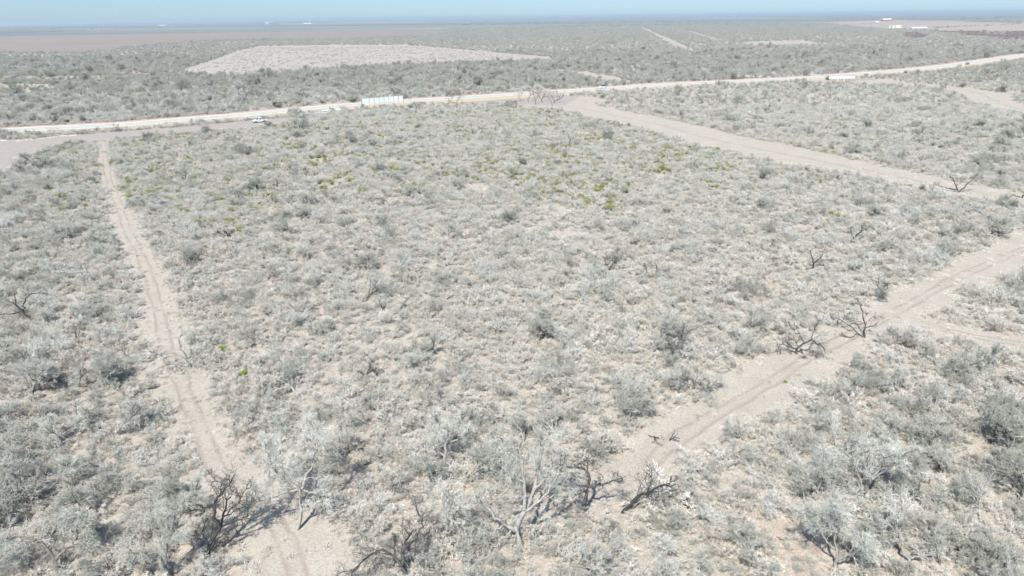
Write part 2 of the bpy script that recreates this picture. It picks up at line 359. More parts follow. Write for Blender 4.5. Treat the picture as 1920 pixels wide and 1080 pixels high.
# cleared strip between verge and brush on the near side of the road
def cleared(name, L, m, z, **k): return track(name, L, m, z, 3.0, 0.12, 0.95, **k)
cleared('cleared_strip', [(850, 187, 850, 194), (930, 183, 930, 195), (1010, 179, 1010, 198), (1070, 180, 1080, 199)], MT['dirt'], 0.048)
cleared('driveway', [(1000, 172, 1040, 170), (1010, 182, 1040, 180)], MT['dirt'], 0.16)
rs, _, _ = strip('side_road', G([(1512, 138.5), (1530, 141), (1560, 143), (1600, 141)]), np.array([3.5, 4, 4, 2]), MT['road'], 0.147, 6.0, 0.0, 5, 1.0)
TRK.append((G([(1512, 138.5), (1530, 141), (1560, 143)]), np.array([5., 5, 5])))
cleared('cleared_strip', [(1560, 146, 1560, 157), (1600, 146, 1600, 158), (1640, 148, 1640, 158)], MT['dirt'], 0.043)

POLY = []
def sheet(name, px, m, z, mask=True, sub=14):
    P = G(px); Q = []
    for i in range(len(P)):
        a, b = P[i], P[(i + 1) % len(P)]
        d = np.linalg.norm(b - a); nrm = np.array((-(b - a)[1], (b - a)[0])) / d
        for t in np.arange(sub) / sub:
            p = a + (b - a) * t; Q.append(p + nrm * (vnoise(p[0], p[1], d / 5) - 0.5) * d * 0.03)
    if mask: POLY.append(np.array(Q))
    return struct(mk(name, [(x, y, z) for x, y in Q], [tuple(range(len(Q)))], m))
sheet('cleared_field', [(318, 141), (400, 112), (430, 101), (484, 87), (620, 84.5), (760, 84.5), (860, 93), (960, 101), (1045, 108), (1020, 114), (900, 116), (840, 118), (700, 124), (560, 133), (450, 142), (380, 141)], MT['clear'], 0.08)
sheet('ploughed_field', [(-200, 104), (0, 98), (140, 99), (200, 93), (270, 84), (380, 76), (480, 74), (600, 73), (700, 71), (790, 64), (830, 56.5), (860, 48), (905, 39.5), (640, 42.5), (400, 48), (100, 59.5), (0, 64), (-200, 66)], MT['plough'], 0.10)
sheet('ploughed_field', [(930, 37.2), (1480, 33.2), (1500, 35), (930, 39)], MT['plough'], 0.40)
sheet('pasture', [(1535, 43), (1600, 40), (1660, 37.5), (1800, 40.5), (1960, 44), (1960, 60), (1840, 60), (1760, 58), (1640, 54), (1590, 48)], MT['past'], 0.42)
sheet('pasture', [(1860, 37), (1985, 34.5), (1985, 38.5), (1880, 38.5)], MT['past'], 0.42, mask=False)
sheet('cleared_field', [(1385, 80), (1420, 78), (1480, 76.5), (1510, 76), (1545, 83), (1470, 85), (1400, 84)], MT['clear'], 0.08)
sheet('cleared_field', [(1530, 71), (1570, 69.5), (1572, 70.5), (1540, 72.5)], MT['clear'], 0.08)
sheet('cleared_strip', [(-120, 270), (0, 262), (60, 261), (130, 254), (250, 245), (360, 236), (470, 226), (560, 219), (556, 231), (475, 241), (365, 249), (258, 259), (180, 266), (120, 271), (80, 280), (52, 296), (32, 318), (0, 330), (-120, 350)], MT['dirt'], 0.045)
YEL = [G([(-100, 150), (0, 150), (120, 151), (210, 147), (260, 141), (300, 138), (250, 134), (180, 143), (60, 143), (-100, 145)]), G([(-100, 172), (0, 174), (60, 172), (110, 165), (80, 156), (0, 158), (-100, 158)])]
for px in ([(0, 60.5), (230, 52), (330, 49), (330, 50.3), (100, 57)], [(520, 46.4), (760, 42.2), (905, 39.3), (905, 38.6), (640, 42), (520, 44.6)], [(1300, 33.3), (1560, 34.6), (1560, 36), (1300, 34.6)]):
    sheet('pale_strip', px, MT['past'], 0.5, mask=False)

# ------------------------------------------------------------------ plants: growing branches
def frames(T):
    a = np.where(np.abs(T[..., 2:3]) > 0.9, np.array((1., 0, 0)), np.array((0., 0, 1)))
    U = np.cross(T, a); U /= np.linalg.norm(U, axis=-1, keepdims=True) + 1e-9
    return U, np.cross(T, U)
def tubes(P, r0, r1, sides=3):
    """P (n,k,3) polylines -> tapered tubes"""
    n, k, _ = P.shape; T = np.gradient(P, axis=1); T /= np.linalg.norm(T, axis=2, keepdims=True) + 1e-9
    U, W = frames(T); r0 = np.broadcast_to(np.asarray(r0, float), (n,)); r1 = np.broadcast_to(np.asarray(r1, float), (n,))
    R = r0[:, None] * (1 - np.linspace(0, 1, k)) + r1[:, None] * np.linspace(0, 1, k)
    a = np.arange(sides) * 2 * np.pi / sides
    V = P[:, :, None, :] + R[:, :, None, None] * (U[:, :, None, :] * np.cos(a)[:, None] + W[:, :, None, :] * np.sin(a)[:, None])
    idx = np.arange(n * k * sides).reshape(n, k, sides); nx = np.roll(idx, -1, 2)
    F = np.stack([idx[:, :-1], nx[:, :-1], nx[:, 1:], idx[:, 1:]], -1).reshape(-1, 4)
    return V.reshape(-1, 3), F
def join(L):
    V, F, b = [], [], 0
    for v, f in L: V.append(v); F.append(f + b); b += len(v)
    return np.concatenate(V), np.concatenate(F)
def poly(start, d, L, k, rng, wob=0.2, lift=0.0):
    """crooked polylines from start along d with length L"""
    n = len(start); P = [start]; d = d / (np.linalg.norm(d, axis=1, keepdims=True) + 1e-9)
    for i in range(k - 1):
        d = d + rng.normal(0, wob, (n, 3)); d[:, 2] += lift; d /= np.linalg.norm(d, axis=1, keepdims=True) + 1e-9
        P.append(P[-1] + d * (L / (k - 1))[:, None])
    P = np.stack(P, 1); P[:, :, 2] = np.maximum(P[:, :, 2], 0.04); return P
def spawn(P, m, rng, t0=0.25, spread=0.9, Lr=(0.4, 0.7), k=4, wob=0.25, lift=0.03, L=None, outward=0.0):
    n, kk, _ = P.shape; t = t0 + (1 - t0) * rng.random((n, m)) ** 0.8; f = t * (kk - 1.001); i = f.astype(int); w = (f - i)[..., None]
    r = np.arange(n)[:, None]; s = P[r, i] * (1 - w) + P[r, i + 1] * w; T = P[r, i + 1] - P[r, i]; T /= np.linalg.norm(T, axis=2, keepdims=True) + 1e-9
    len0 = np.linalg.norm(P[:, 1:] - P[:, :-1], axis=2).sum(1) if L is None else np.full(n, L)
    q = rng.normal(0, 1, (n, m, 3)); q /= np.linalg.norm(q, axis=2, keepdims=True)
    d = T + q * spread; d[..., 2] += lift
    if outward: o = s - s.mean((0, 1)); o[..., 2] = 0; d = d + o / (np.linalg.norm(o, axis=2, keepdims=True) + 1e-6) * outward
    ln = len0[:, None] * rng.uniform(*Lr, (n, m)) * (1.15 - 0.5 * t)
    return poly(s.reshape(-1, 3), d.reshape(-1, 3), ln.ravel(), k, rng, wob, lift)
def bush_forms(rng, R, H, stems=11, d1=8, d2=7, d3=3, rs=0.035, rt=0.011, flat=0.5, droop=0.0):
    az = rng.random(stems) * 6.283; el = np.clip(rng.normal(0.9 - 0.25 * flat, 0.28, stems), 0.25, 1.5)
    d = np.stack([np.cos(az) * np.cos(el), np.sin(az) * np.cos(el), np.sin(el)], 1)
    L = 1.0 / np.sqrt((np.cos(el) / R) ** 2 + (np.sin(el) / H) ** 2) * rng.uniform(0.6, 0.85, stems)
    s = np.concatenate([rng.normal(0, 0.12 * R, (stems, 2)), np.zeros((stems, 1))], 1)
    S = poly(s, d, L, 6, rng, 0.14, 0.02)
    B = spawn(S, d1, rng, 0.15, 0.75, (0.35, 0.7), 4, 0.24, 0.04)
    Tw = spawn(B, d2, rng, 0.1, 0.9, (0.4, 0.75), 4, 0.27, 0.01 - droop)
    T2 = spawn(Tw, d3, rng, 0.1, 1.0, (0.4, 0.75), 3, 0.28, 0.0 - droop) if d3 else None
    wood = join([tubes(S, rs, rs * 0.35, 4), tubes(B, rs * 0.42, rs * 0.2)])
    tw = [tubes(Tw, rt, rt * 0.55)] + ([tubes(T2, rt * 0.75, rt * 0.4)] if d3 else [])
    return wood, join(tw)
def tree_forms(rng, R, H, limbs=5, d1=7, d2=7, d3=6, d4=2, rt=0.011, trunk=0.13):
    lean = rng.normal(0, 0.25, 2); nt = rng.integers(1, 4)
    az = rng.random(nt) * 6.28; T0 = poly(np.concatenate([rng.normal(0, .1, (nt, 2)), np.full((nt, 1), -0.1)], 1), np.stack([np.cos(az) * .5 + lean[0], np.sin(az) * .5 + lean[1], np.ones(nt)], 1), np.full(nt, H * 0.36), 5, rng, 0.18, 0.03)
    A = spawn(T0, limbs, rng, 0.55, 0.9, (0.9, 1.3), 6, 0.24, 0.08, L=R * 0.85)
    B = spawn(A, d1, rng, 0.2, 0.8, (0.35, 0.7), 5, 0.25, 0.05)
    C = spawn(B, d2, rng, 0.15, 0.8, (0.4, 0.75), 4, 0.26, 0.04)
    D = spawn(C, d3, rng, 0.1, 0.9, (0.4, 0.8), 3, 0.28, 0.01)
    E = spawn(D, d4, rng, 0.15, 0.9, (0.5, 0.9), 3, 0.25, 0.0) if d4 else None
    for X in (A, B, C, D) + ((E,) if d4 else ()): X[:, :, 2] = np.where(X[:, :, 2] > H, H + (X[:, :, 2] - H) * 0.35, X[:, :, 2])
    wood = join([tubes(T0, trunk, trunk * 0.6, 6), tubes(A, trunk * 0.5, trunk * 0.2, 5)])
    tw = join([tubes(B, trunk * 0.2, trunk * 0.09, 4), tubes(C, 0.018, 0.011), tubes(D, rt, rt * 0.5)] + ([tubes(E, rt * .7, rt * 0.4)] if d4 else []))
    return wood, tw
def leaf_cloud(rng, pts, n, size, spread):
    """small leaf-sized faces around the given points"""
    c = pts[rng.integers(0, len(pts), n)] + rng.normal(0, spread, (n, 3)); c[:, 2] = np.maximum(c[:, 2], 0.05)
    a = rng.normal(0, 1, (n, 3)); a /= np.linalg.norm(a, axis=1, keepdims=True); b = np.cross(a, rng.normal(0, 1, (n, 3))); b /= np.linalg.norm(b, axis=1, keepdims=True)
    s = size * rng.uniform(0.6, 1.3, (n, 1))
    V = np.stack([c - a * s, c - b * s * .5, c + a * s, c + b * s * .5], 1).reshape(-1, 3)
    return V, np.arange(n * 4).reshape(n, 4)
def leafy_forms(rng, R, H, n=900, size=0.09, spread=0.16, stems=9):
    w, t = bush_forms(rng, R, H, stems, 6, 3, 0, 0.03, 0.012, 0.4)
    tips = t[0][rng.integers(0, len(t[0]), 120)]; tips = tips[tips[:, 2] > H * 0.2]
    return w, leaf_cloud(rng, tips, n, size, spread), t

# ------------------------------------------------------------------ prototypes
PROTO = {}
def proto_pair(kind, wood, tw, mw, mt, names):
    """meshes for the two parts and one joined mesh for the masses"""
    a = mk(names[0], wood[0], wood[1], mw, link=False); b = mk(names[1], tw[0], tw[1], mt, link=False)
    v, f = join([wood, tw]); j = mk(kind + '_form', v, f, [mw, mt], link=False, midx=np.concatenate([np.zeros(len(wood[1])), np.ones(len(tw[1]))]))
    PROTO.setdefault(kind, []).append((a, b, j))
    return a, b, j
r = np.random.default_rng(21)
for i in range(8):    # leafless bushes of various habits, unit radius about 2 m
    w, t = bush_forms(r, 2.0 + 0.15 * (i % 3), [1.7, 2.2, 2.7, 1.9][i % 4], 10 + i % 4, 7, 7, 3, 0.03, 0.0115, 0.3 + 0.15 * (i % 4), 0.02 * (i % 3))
    proto_pair('bush', w, t, MT['bark'], MT['twig'] if i % 3 else MT['twigd'], ('branches', 'twigs'))
for i in range(7):    # leafless trees, crown radius about 3.3 m
    w, t = tree_forms(r, 3.3, 4.6 + 0.35 * (i % 3), 5 + i % 3, 7, 6, 4, 2, 0.012, 0.12 + 0.02 * (i % 3))
    proto_pair('tree', w, t, MT['tbark'], MT['twigd'] if i != 3 else MT['twig'], ('trunk', 'crown'))
for i in range(5):    # coarse far-away bushes
    w, t = bush_forms(r, 2.1, 2.2, 9, 6, 5, 0, 0.05, 0.03, 0.4)
    proto_pair('farbush', w, t, MT['bark'], MT['twigd'], ('branches', 'twigs'))
for i in range(2):
    w, t = bush_forms(r, 2.1, 2.4, 9, 7, 6, 0, 0.05, 0.034, 0.4)
    proto_pair('brownbush', w, t, MT['brown'], MT['brown'], ('branches', 'twigs'))
for i in range(4):    # thin low sub-shrubs
    w, t = bush_forms(r, 1.15, 0.8, 11, 7, 8, 0, 0.012, 0.0095, 0.6, 0.03)
    proto_pair('sub', w, t, MT['twigd'], MT['straw'] if i else MT['twig'], ('branches', 'twigs'))
for i in range(4):    # olive green shrubs
    w, lf, t = leafy_forms(r, 1.1, 1.3, 760, 0.075, 0.17)
    proto_pair('green', join([w, t]), lf, MT['bark'], MT['yleaf'], ('branches', 'foliage'))
for i in range(3):    # dark evergreen shrubs
    w, lf, t = leafy_forms(r, 1.7, 2.8, 2600, 0.09, 0.22, 12)
    proto_pair('evergreen', join([w, t]), lf, MT['bark'], MT['gleaf'], ('branches', 'foliage'))
w, lf, t = leafy_forms(r, 0.9, 1.1, 1300, 0.07, 0.12, 10)
proto_pair('bright', join([w, t]), lf, MT['bark'], MT['bleaf'], ('branches', 'foliage'))
for i in range(3):    # tussocks of dry grass
    n = 70; az = r.random(n) * 6.28; el = r.uniform(0.5, 1.4, n)
    s = np.concatenate([r.normal(0, 0.14, (n, 2)), np.zeros((n, 1))], 1)
    P = poly(s, np.stack([np.cos(az) * np.cos(el), np.sin(az) * np.cos(el), np.sin(el)], 1), r.uniform(0.2, 0.42, n), 3, r, 0.15, -0.12)
    v, f = tubes(P, 0.012, 0.003); j = mk('tussock_form', v, f, MT['straw'], link=False); PROTO.setdefault('grass', []).append((j, j, j))

# ------------------------------------------------------------------ individual plants
def plant(name, kind, i, loc, sc, rz, label, cat, group, tilt=(0, 0)):
    a, b, _ = PROTO[kind][i % len(PROTO[kind])]
    e = empty(name, loc, rz); e.rotation_euler = (tilt[0], tilt[1], rz); e.scale = sc; tag(e, label, cat, group)
    for s in (a, b):
        c = s.copy(); COL.objects.link(c); c.parent = e
    return e

# ------------------------------------------------------------------ trees traced limb by limb
LM = []      # landmarks for labels: (x, y, phrase)
def hero(origin, sc, base, limbs, label, phrase=None, dead=True, dens=1.0, seed=0, cat='tree', group=None, fork=0.35, name=None, wf=1.0):
    """limbs: (start width m, [(x, y[, forward m]), ...]) in crop pixels; height follows from the row, depth is given or random"""
    rng = np.random.default_rng(seed + 100)
    bx, by = origin[0] + base[0] / sc, origin[1] + base[1] / sc
    g = gp(bx, by); _, _, dep = pix(g[0], g[1]); s = FPX / float(dep); da = math.atan2(CH, math.hypot(*g)); ca, sa = math.cos(da), math.sin(da)
    th = math.atan2(g[0], g[1]); ex = np.array((math.cos(th), -math.sin(th), 0)); ey = np.array((math.sin(th), math.cos(th), 0))
    PL, W0 = [], []
    for li, (w, pts) in enumerate(limbs):
        drift = rng.normal(0, 0.55); Q = []
        p0 = pts[0]; att = None
        for k, p in enumerate(pts):
            X = (p[0] - base[0]) / sc / s; Yv = (base[1] - p[1]) / sc / s
            fwd = p[2] if len(p) > 2 else drift * k * 0.3
            if att is None and li > 0:     # start on the nearest earlier limb in view
                best = min(((q[3] - X) ** 2 + (q[4] - Yv) ** 2, q) for L_ in ALL for q in L_)
                if best[0] < 0.7: att = best[1][5]
                else: att = 0.0
            f2 = 0.42 * max(Yv, 0) + (fwd if k else 0.0)
            z = (Yv - f2 * sa) / ca
            if z < 0.05: z = 0.05 if k or li else -0.1; f2 = (Yv - z * ca) / sa if (k or li) else 0.0
            Q.append((X, f2, z, X, Yv, f2))
        if li == 0: ALL = []
        ALL.append([tuple(q) for q in Q])
        A = np.array([(q[0], q[1], q[2]) for q in Q])
        if len(A) == 1: continue
        # resample to 8 points with small crookedness
        seg = np.r_[0, np.cumsum(np.linalg.norm(np.diff(A, axis=0), axis=1))]; t = np.linspace(0, seg[-1], 12)
        B = np.stack([np.interp(t, seg, A[:, j]) for j in range(3)], 1)
        B[1:-1] += rng.normal(0, 0.05 * min(1.5, seg[-1] / 2), (10, 3)); B[:, 2] = np.maximum(B[:, 2], 0.03 if li else -0.1)
        PL.append(B); W0.append(w * wf / 2)
    P = np.array(PL); W0 = np.array(W0)
    loc = lambda V: V[..., 0:1] * ex + V[..., 1:2] * ey + V[..., 2:3] * np.array((0, 0, 1))
    P = loc(P)
    wood = tubes(P, W0, W0 * 0.3, 7); wood = (wood[0], wood[1])
    B = spawn(P, max(2, int(7 * dens)), rng, 0.22, 0.9, (0.22, 0.55), 6, 0.3, 0.05)
    C = spawn(B, max(2, int(5 * dens)), rng, 0.15, 0.9, (0.35, 0.7), 5, 0.3, 0.03)
    wood = join([wood, tubes(B, 0.03 if dead else 0.038, 0.014, 4)]); parts = [tubes(C, 0.017, 0.008)]
    if not dead or dens >= 1:
        D = spawn(C, int((3 if dead else 5) * dens), rng, 0.15, 0.85, (0.5, 1.0), 4, 0.27, 0.02); parts.append(tubes(D, 0.012, 0.006))
        if not dead:
            E = spawn(D, 2, rng, 0.2, 0.9, (0.5, 0.9), 3, 0.25, 0.0); parts.append(tubes(E, 0.008, 0.005))
    tw = join(parts)
    e = empty(name or ('dead_tree' if dead else 'bare_tree'), (g[0], g[1], 0)); tag(e, label, cat, group)
    mk('trunk', wood[0], wood[1], MT['dead'] if dead else (MT['bark'] if seed in (4, 36, 41, 31, 55) else MT['tbark']), e); mk('crown', tw[0], tw[1], MT['deadtwig'] if dead else MT['twig'], e)
    if phrase: LM.append((g[0], g[1], phrase))
    HERO.append((g[0], g[1])); return e
HERO = []
hero((1440, 590), 12, (640, 890), [(.34, [(640, 890), (660, 760), (740, 620), (880, 520), (950, 530), (1040, 590), (1150, 640), (1210, 750)]), (.15, [(760, 580), (600, 430), (450, 330), (370, 180)]), (.12, [(880, 520), (930, 330), (925, 190), (1020, 110)]), (.16, [(640, 780), (580, 770), (400, 745), (220, 700), (190, 780)]), (.1, [(655, 720), (570, 610), (440, 540)]), (.09, [(645, 780), (500, 720), (380, 660)]), (.1, [(690, 760), (740, 790), (770, 860), (800, 960)]), (.08, [(700, 760), (900, 790), (1060, 860)]), (.12, [(640, 850), (540, 830), (500, 900)])],
     'black crooked dead tree standing in the middle of the right dirt track', 'the black crooked dead tree on the right track', seed=1, dens=1.0)
hero((1540, 560), 10.8, (850, 800), [(.26, [(850, 800), (840, 620), (820, 510), (750, 300), (690, 190), (705, 110), (600, 50)]), (.2, [(840, 790), (800, 770), (640, 650), (420, 510), (330, 510), (320, 600)]), (.08, [(690, 170), (620, 120), (520, 150)]), (.1, [(420, 510), (460, 400), (530, 360)]), (.1, [(560, 590), (600, 550), (730, 530)]), (.12, [(850, 600), (960, 520), (1050, 450)]), (.1, [(840, 520), (900, 390), (960, 320), (1080, 310)]), (.08, [(790, 420), (830, 320), (880, 270)]), (.12, [(740, 740), (680, 760), (680, 810), (600, 850), (500, 820), (430, 750)])],
     'forked dead tree with one low limb leaning left over the right dirt track', 'the forked leaning tree on the right track', seed=2, dens=0.9)
hero((360, 880), 6, (110, 1080), [(.36, [(110, 1080), (230, 900), (380, 750), (430, 640), (490, 520), (560, 450)]), (.16, [(400, 740), (560, 740), (730, 720)]), (.14, [(430, 650), (600, 560), (740, 430)]), (.12, [(440, 640), (620, 620), (820, 590)]), (.3, [(370, 740), (340, 640), (355, 500), (380, 460), (540, 350), (640, 240)]), (.12, [(440, 430), (490, 270), (420, 210), (410, 160)]), (.14, [(220, 900), (190, 800), (210, 680), (250, 630)]), (.12, [(360, 490), (200, 490), (60, 480)]), (.12, [(290, 860), (400, 840), (500, 800)]), (.1, [(180, 960), (320, 940), (450, 920)])],
     'large black leafless tree leaning right over the bottom left clearing', 'the black leaning tree at the bottom clearing', seed=3, dens=1.2)
hero((860, 880), 6, (690, 900), [(.55, [(690, 900), (650, 690), (720, 520), (830, 330), (860, 200), (900, 100), (950, -150), (1000, -300)]), (.34, [(740, 480), (765, 280), (750, 150), (730, 50), (700, -150), (720, -330)]), (.25, [(760, 500), (870, 420), (980, 330), (1120, 130), (1180, 0)]), (.18, [(880, 420), (1000, 370), (1150, 280), (1260, 250)]), (.36, [(655, 700), (520, 640), (420, 580), (300, 440), (210, 330), (190, 200)]), (.2, [(420, 580), (400, 430), (470, 340), (610, 210), (640, 60)]), (.2, [(500, 640), (400, 730), (230, 730), (150, 630)]), (.18, [(600, 680), (500, 800), (400, 870), (250, 970)]), (.16, [(760, 660), (900, 660), (1020, 660)]), (.2, [(830, 330), (940, 200), (1050, 60), (1100, -120)]), (.18, [(750, 200), (600, 100), (520, -80), (500, -200)]), (.16, [(680, 780), (720, 900), (700, 990)])],
     'largest pale grey tree with a thick forked trunk at the bottom centre', 'the big forked pale tree at the bottom centre', dead=False, dens=1.1, seed=4)
hero((260, 600), 9, (880, 820), [(.3, [(880, 820), (850, 700), (830, 560), (800, 420), (780, 300), (840, 230), (870, 140)]), (.16, [(800, 690), (600, 660), (450, 680), (270, 750)]), (.14, [(810, 620), (720, 540), (620, 510), (470, 460), (330, 400)]), (.08, [(640, 560), (500, 540), (480, 500)]), (.12, [(800, 710), (680, 790), (590, 800)]), (.18, [(860, 640), (950, 520), (1000, 420), (1100, 330)]), (.14, [(880, 700), (1000, 600), (1150, 560)]), (.12, [(850, 760), (780, 840), (720, 880)])],
     'grey branching tree reaching left over the left dirt track', 'the grey tree reaching over the left track', dead=False, dens=0.9, seed=5)
O2 = (0, 500)
hero(O2, 3.857, (260, 410), [(.4, [(260, 410), (205, 310), (175, 250), (185, 175)]), (.26, [(205, 300), (230, 240), (260, 205), (340, 195)]), (.18, [(185, 310), (110, 305), (10, 280)]), (.15, [(175, 250), (150, 220), (120, 200)])],
     'thick dark dead snag with broken limbs near the left edge', 'the dark snag near the left edge', seed=6, dens=0.5)
hero(O2, 3.857, (585, 555), [(.32, [(585, 555), (565, 510), (570, 450)]), (.12, [(570, 520), (530, 510), (510, 520)]), (.12, [(580, 500), (600, 465)]), (.12, [(590, 552), (660, 530), (710, 505)])],
     'short dark dead stump tree left of the left dirt track', 'the short dark stump left of the left track', seed=7, dens=0.5)
hero(O2, 3.857, (1000, 665), [(.16, [(1000, 665), (1070, 685), (1170, 660)]), (.13, [(1010, 668), (960, 650), (930, 620), (905, 575)]), (.08, [(1060, 683), (1110, 640)])],
     'dark fallen branches lying on the left edge of the left dirt track', 'the fallen branches beside the left track', seed=8, dens=0.8, cat='branch', name='fallen_branch')
O3 = (1400, 480)
hero(O3, 4.5, (555, 130), [(.3, [(555, 130), (555, 60), (530, 10), (515, -50)]), (.2, [(558, 60), (600, 0), (625, -70)]), (.16, [(550, 100), (510, 110), (490, 130)]), (.1, [(560, 50), (620, 20), (690, 20)])],
     'dark upright dead tree with two arms above the right dirt track', 'the dark two-armed tree above the right track', seed=9, dens=0.9)
hero(O3, 4.5, (1130, 375), [(.2, [(1130, 375), (1135, 310), (1090, 260), (1080, 200), (1110, 170)]), (.16, [(1135, 310), (1165, 260), (1150, 225), (1190, 215)])],
     'thin dark dead tree with curling arms on the upper bank of the right track', 'the curling dark tree above the right track', seed=10, dens=0.6)
O4 = (1500, 240)
hero(O4, 4.5, (1340, 545), [(.4, [(1340, 545), (1310, 495), (1290, 450), (1250, 420)]), (.4, [(1340, 540), (1380, 480), (1420, 420), (1440, 385)]), (.3, [(1320, 525), (1200, 510), (1140, 495)])],
     'dark vee-shaped tree standing on the far side track at the right', 'the vee-shaped tree on the far right track', seed=11, dens=1.0)
hero(O4, 4.5, (1870, 592), [(.35, [(1870, 592), (1885, 540), (1900, 500)]), (.25, [(1865, 585), (1800, 575), (1780, 560)])],
     'dark dead tree at the right edge beside the far side track', 'the dark tree at the right edge', seed=12, dens=0.9)
hero(O4, 4.5, (415, 985), [(.42, [(415, 985), (440, 930), (480, 870), (492, 820)]), (.2, [(435, 925), (410, 870), (405, 830)]), (.18, [(460, 900), (500, 850), (540, 830)])],
     'dark leaning dead tree among pale bushes right of centre', 'the dark leaning tree right of centre', seed=13, dens=0.9)
hero(O4, 4.5, (700, 668), [(.26, [(700, 668), (720, 620), (752, 592)]), (.12, [(722, 618), (780, 600)])],
     'small dark dead trunk slanting right below the far side track', None, seed=14, dens=0.5)
hero(O4, 4.5, (695, 1065), [(.36, [(695, 1065), (695, 980), (660, 900), (640, 840)]), (.26, [(695, 990), (740, 920), (795, 830), (800, 740)]), (.15, [(695, 1000), (780, 990), (860, 960)])],
     'broad grey tree with a pale split limb right of the dark leaning tree', None, dead=False, seed=15, dens=1.1)
O5 = (900, 120)
RG = 'gnarled trees in the roadside clearing'
hero(O5, 6.4, (580, 455), [(.5, [(580, 455), (575, 420), (612, 378), (600, 335)]), (.25, [(610, 380), (660, 350)])], 'leftmost curved trunk of the gnarled trees in the roadside clearing', 'the gnarled trees in the roadside clearing', seed=16, dens=1, group=RG, wf=.8)
hero(O5, 6.4, (745, 462), [(.45, [(745, 462), (738, 430), (775, 372), (765, 340)]), (.25, [(740, 430), (710, 400), (690, 350)])], 'forked gnarled tree third from the left in the roadside clearing', None, seed=17, dens=1, group=RG, wf=.8)
hero(O5, 6.4, (668, 485), [(.45, [(668, 485), (665, 430), (645, 390), (640, 350)]), (.25, [(665, 435), (700, 385), (720, 350)])], 'gnarled tree second from the left in the roadside clearing', None, seed=18, dens=1, group=RG, wf=.8)
hero(O5, 6.4, (885, 470), [(.5, [(885, 470), (900, 440), (970, 420), (1000, 370)]), (.3, [(890, 450), (860, 390), (820, 360)]), (.25, [(925, 430), (925, 350), (910, 310)])], 'widest gnarled tree with three arms at the right of the roadside clearing', None, seed=19, dens=1, group=RG, wf=.8)
hero(O5, 6.4, (865, 512), [(.3, [(865, 512), (860, 460), (800, 400)])], 'thin leaning gnarled tree nearest in the roadside clearing', None, seed=20, dens=.8, group=RG, wf=.8)
hero(O5, 6.4, (475, 455), [(.4, [(475, 455), (480, 400), (455, 330)]), (.25, [(480, 400), (510, 340)]), (.2, [(478, 420), (430, 370)])], 'grey tree with a full twiggy crown left of the roadside clearing', None, dead=False, seed=21, dens=1.2)
hero(O5, 6.4, (436, 548), [(.45, [(436, 548), (432, 495), (450, 440)])], 'small dark trunk in the brush just below the roadside clearing', None, seed=22, dens=.8)
O6 = (640, 0)
hero(O6, 3, (650, 612), [(.5, [(650, 612), (652, 575), (662, 550), (690, 538)]), (.25, [(652, 580), (620, 575), (600, 555)])], 'lone dark tree rising against the road at upper centre', 'the lone tree against the road', seed=23, dens=1.2, wf=.8)
hero(O6, 3, (745, 768), [(.35, [(745, 768), (738, 745), (760, 730)]), (.2, [(742, 750), (790, 720)])], 'small dark hooked dead tree in the pale brush below the road', None, seed=24, dens=.8, wf=.8)
hero(O6, 3, (1275, 825), [(.3, [(1275, 825), (1290, 780), (1275, 760)]), (.25, [(1270, 822), (1240, 830), (1200, 840)]), (.2, [(1285, 790), (1310, 775)])], 'dark tangled dead tree on the green scrub at upper centre', 'the tangled dead tree at upper centre', seed=25, dens=1.2, wf=.8)
hero(O6, 3, (420, 640), [(.4, [(420, 640), (425, 600), (400, 575)]), (.2, [(425, 605), (450, 580)])], 'thin dark tree at the brush edge below the white road panels', None, seed=26, dens=1, wf=.8)
O7 = (640, 780)
hero(O7, 3, (590, 310), [(.42, [(590, 310), (585, 240), (600, 160), (605, 60)]), (.26, [(588, 230), (530, 170), (480, 130), (420, 200)]), (.22, [(600, 170), (680, 130), (740, 110)]), (.2, [(598, 150), (560, 60), (540, 0)]), (.18, [(585, 260), (480, 270), (430, 230)])],
     'grey tree with a dark upright trunk in the brush left of bottom centre', 'the dark-trunked tree left of bottom centre', dead=False, seed=27, dens=1.4)
hero(O7, 3, (1345, 570), [(.42, [(1345, 570), (1370, 440), (1400, 350), (1360, 312), (1240, 295)]), (.16, [(1375, 315), (1380, 255), (1400, 240)]), (.22, [(1385, 400), (1480, 380), (1560, 350)]), (.18, [(1370, 430), (1340, 440), (1330, 480)])],
     'gnarled tree with a black side limb pointing left near the right track end', 'the gnarled tree with a black side limb', seed=28, dens=1.5)
hero(O7, 3, (1580, 545), [(.34, [(1580, 545), (1660, 450), (1790, 380), (1865, 360)]), (.14, [(1700, 430), (1740, 350), (1700, 300)]), (.12, [(1780, 385), (1860, 340)])],
     'long dark trunk leaning far to the right near the end of the right track', 'the long leaning trunk near the right track end', seed=29, dens=1.0)
hero((1180, 760), 12, (890, 795), [(.13, [(890, 795), (600, 750), (430, 740)]), (.12, [(890, 795), (950, 690), (1000, 600)]), (.09, [(550, 750), (640, 850), (730, 940)]), (.08, [(900, 770), (1030, 710), (1120, 720)]), (.08, [(560, 755), (590, 860), (560, 880)])],
     'dark fallen branch lying on the left side of the right dirt track', 'the fallen branch on the right track', seed=30, dens=0.6, cat='branch', name='fallen_branch')
O8 = (0, 780)
hero(O8, 3, (1665, 645), [(.34, [(1665, 645), (1700, 560), (1720, 430), (1640, 350), (1560, 330)]), (.22, [(1715, 430), (1600, 432), (1450, 440)]), (.26, [(1720, 440), (1790, 340), (1850, 230), (1840, 120)]), (.2, [(1730, 440), (1850, 500), (1910, 545)]), (.2, [(1700, 560), (1760, 540), (1830, 490)]), (.2, [(1640, 350), (1580, 230), (1570, 120)])],
     'wide grey tree with a dark leaning base right of the bottom clearing', 'the wide grey tree right of the bottom clearing', dead=False, seed=31, dens=1.5)
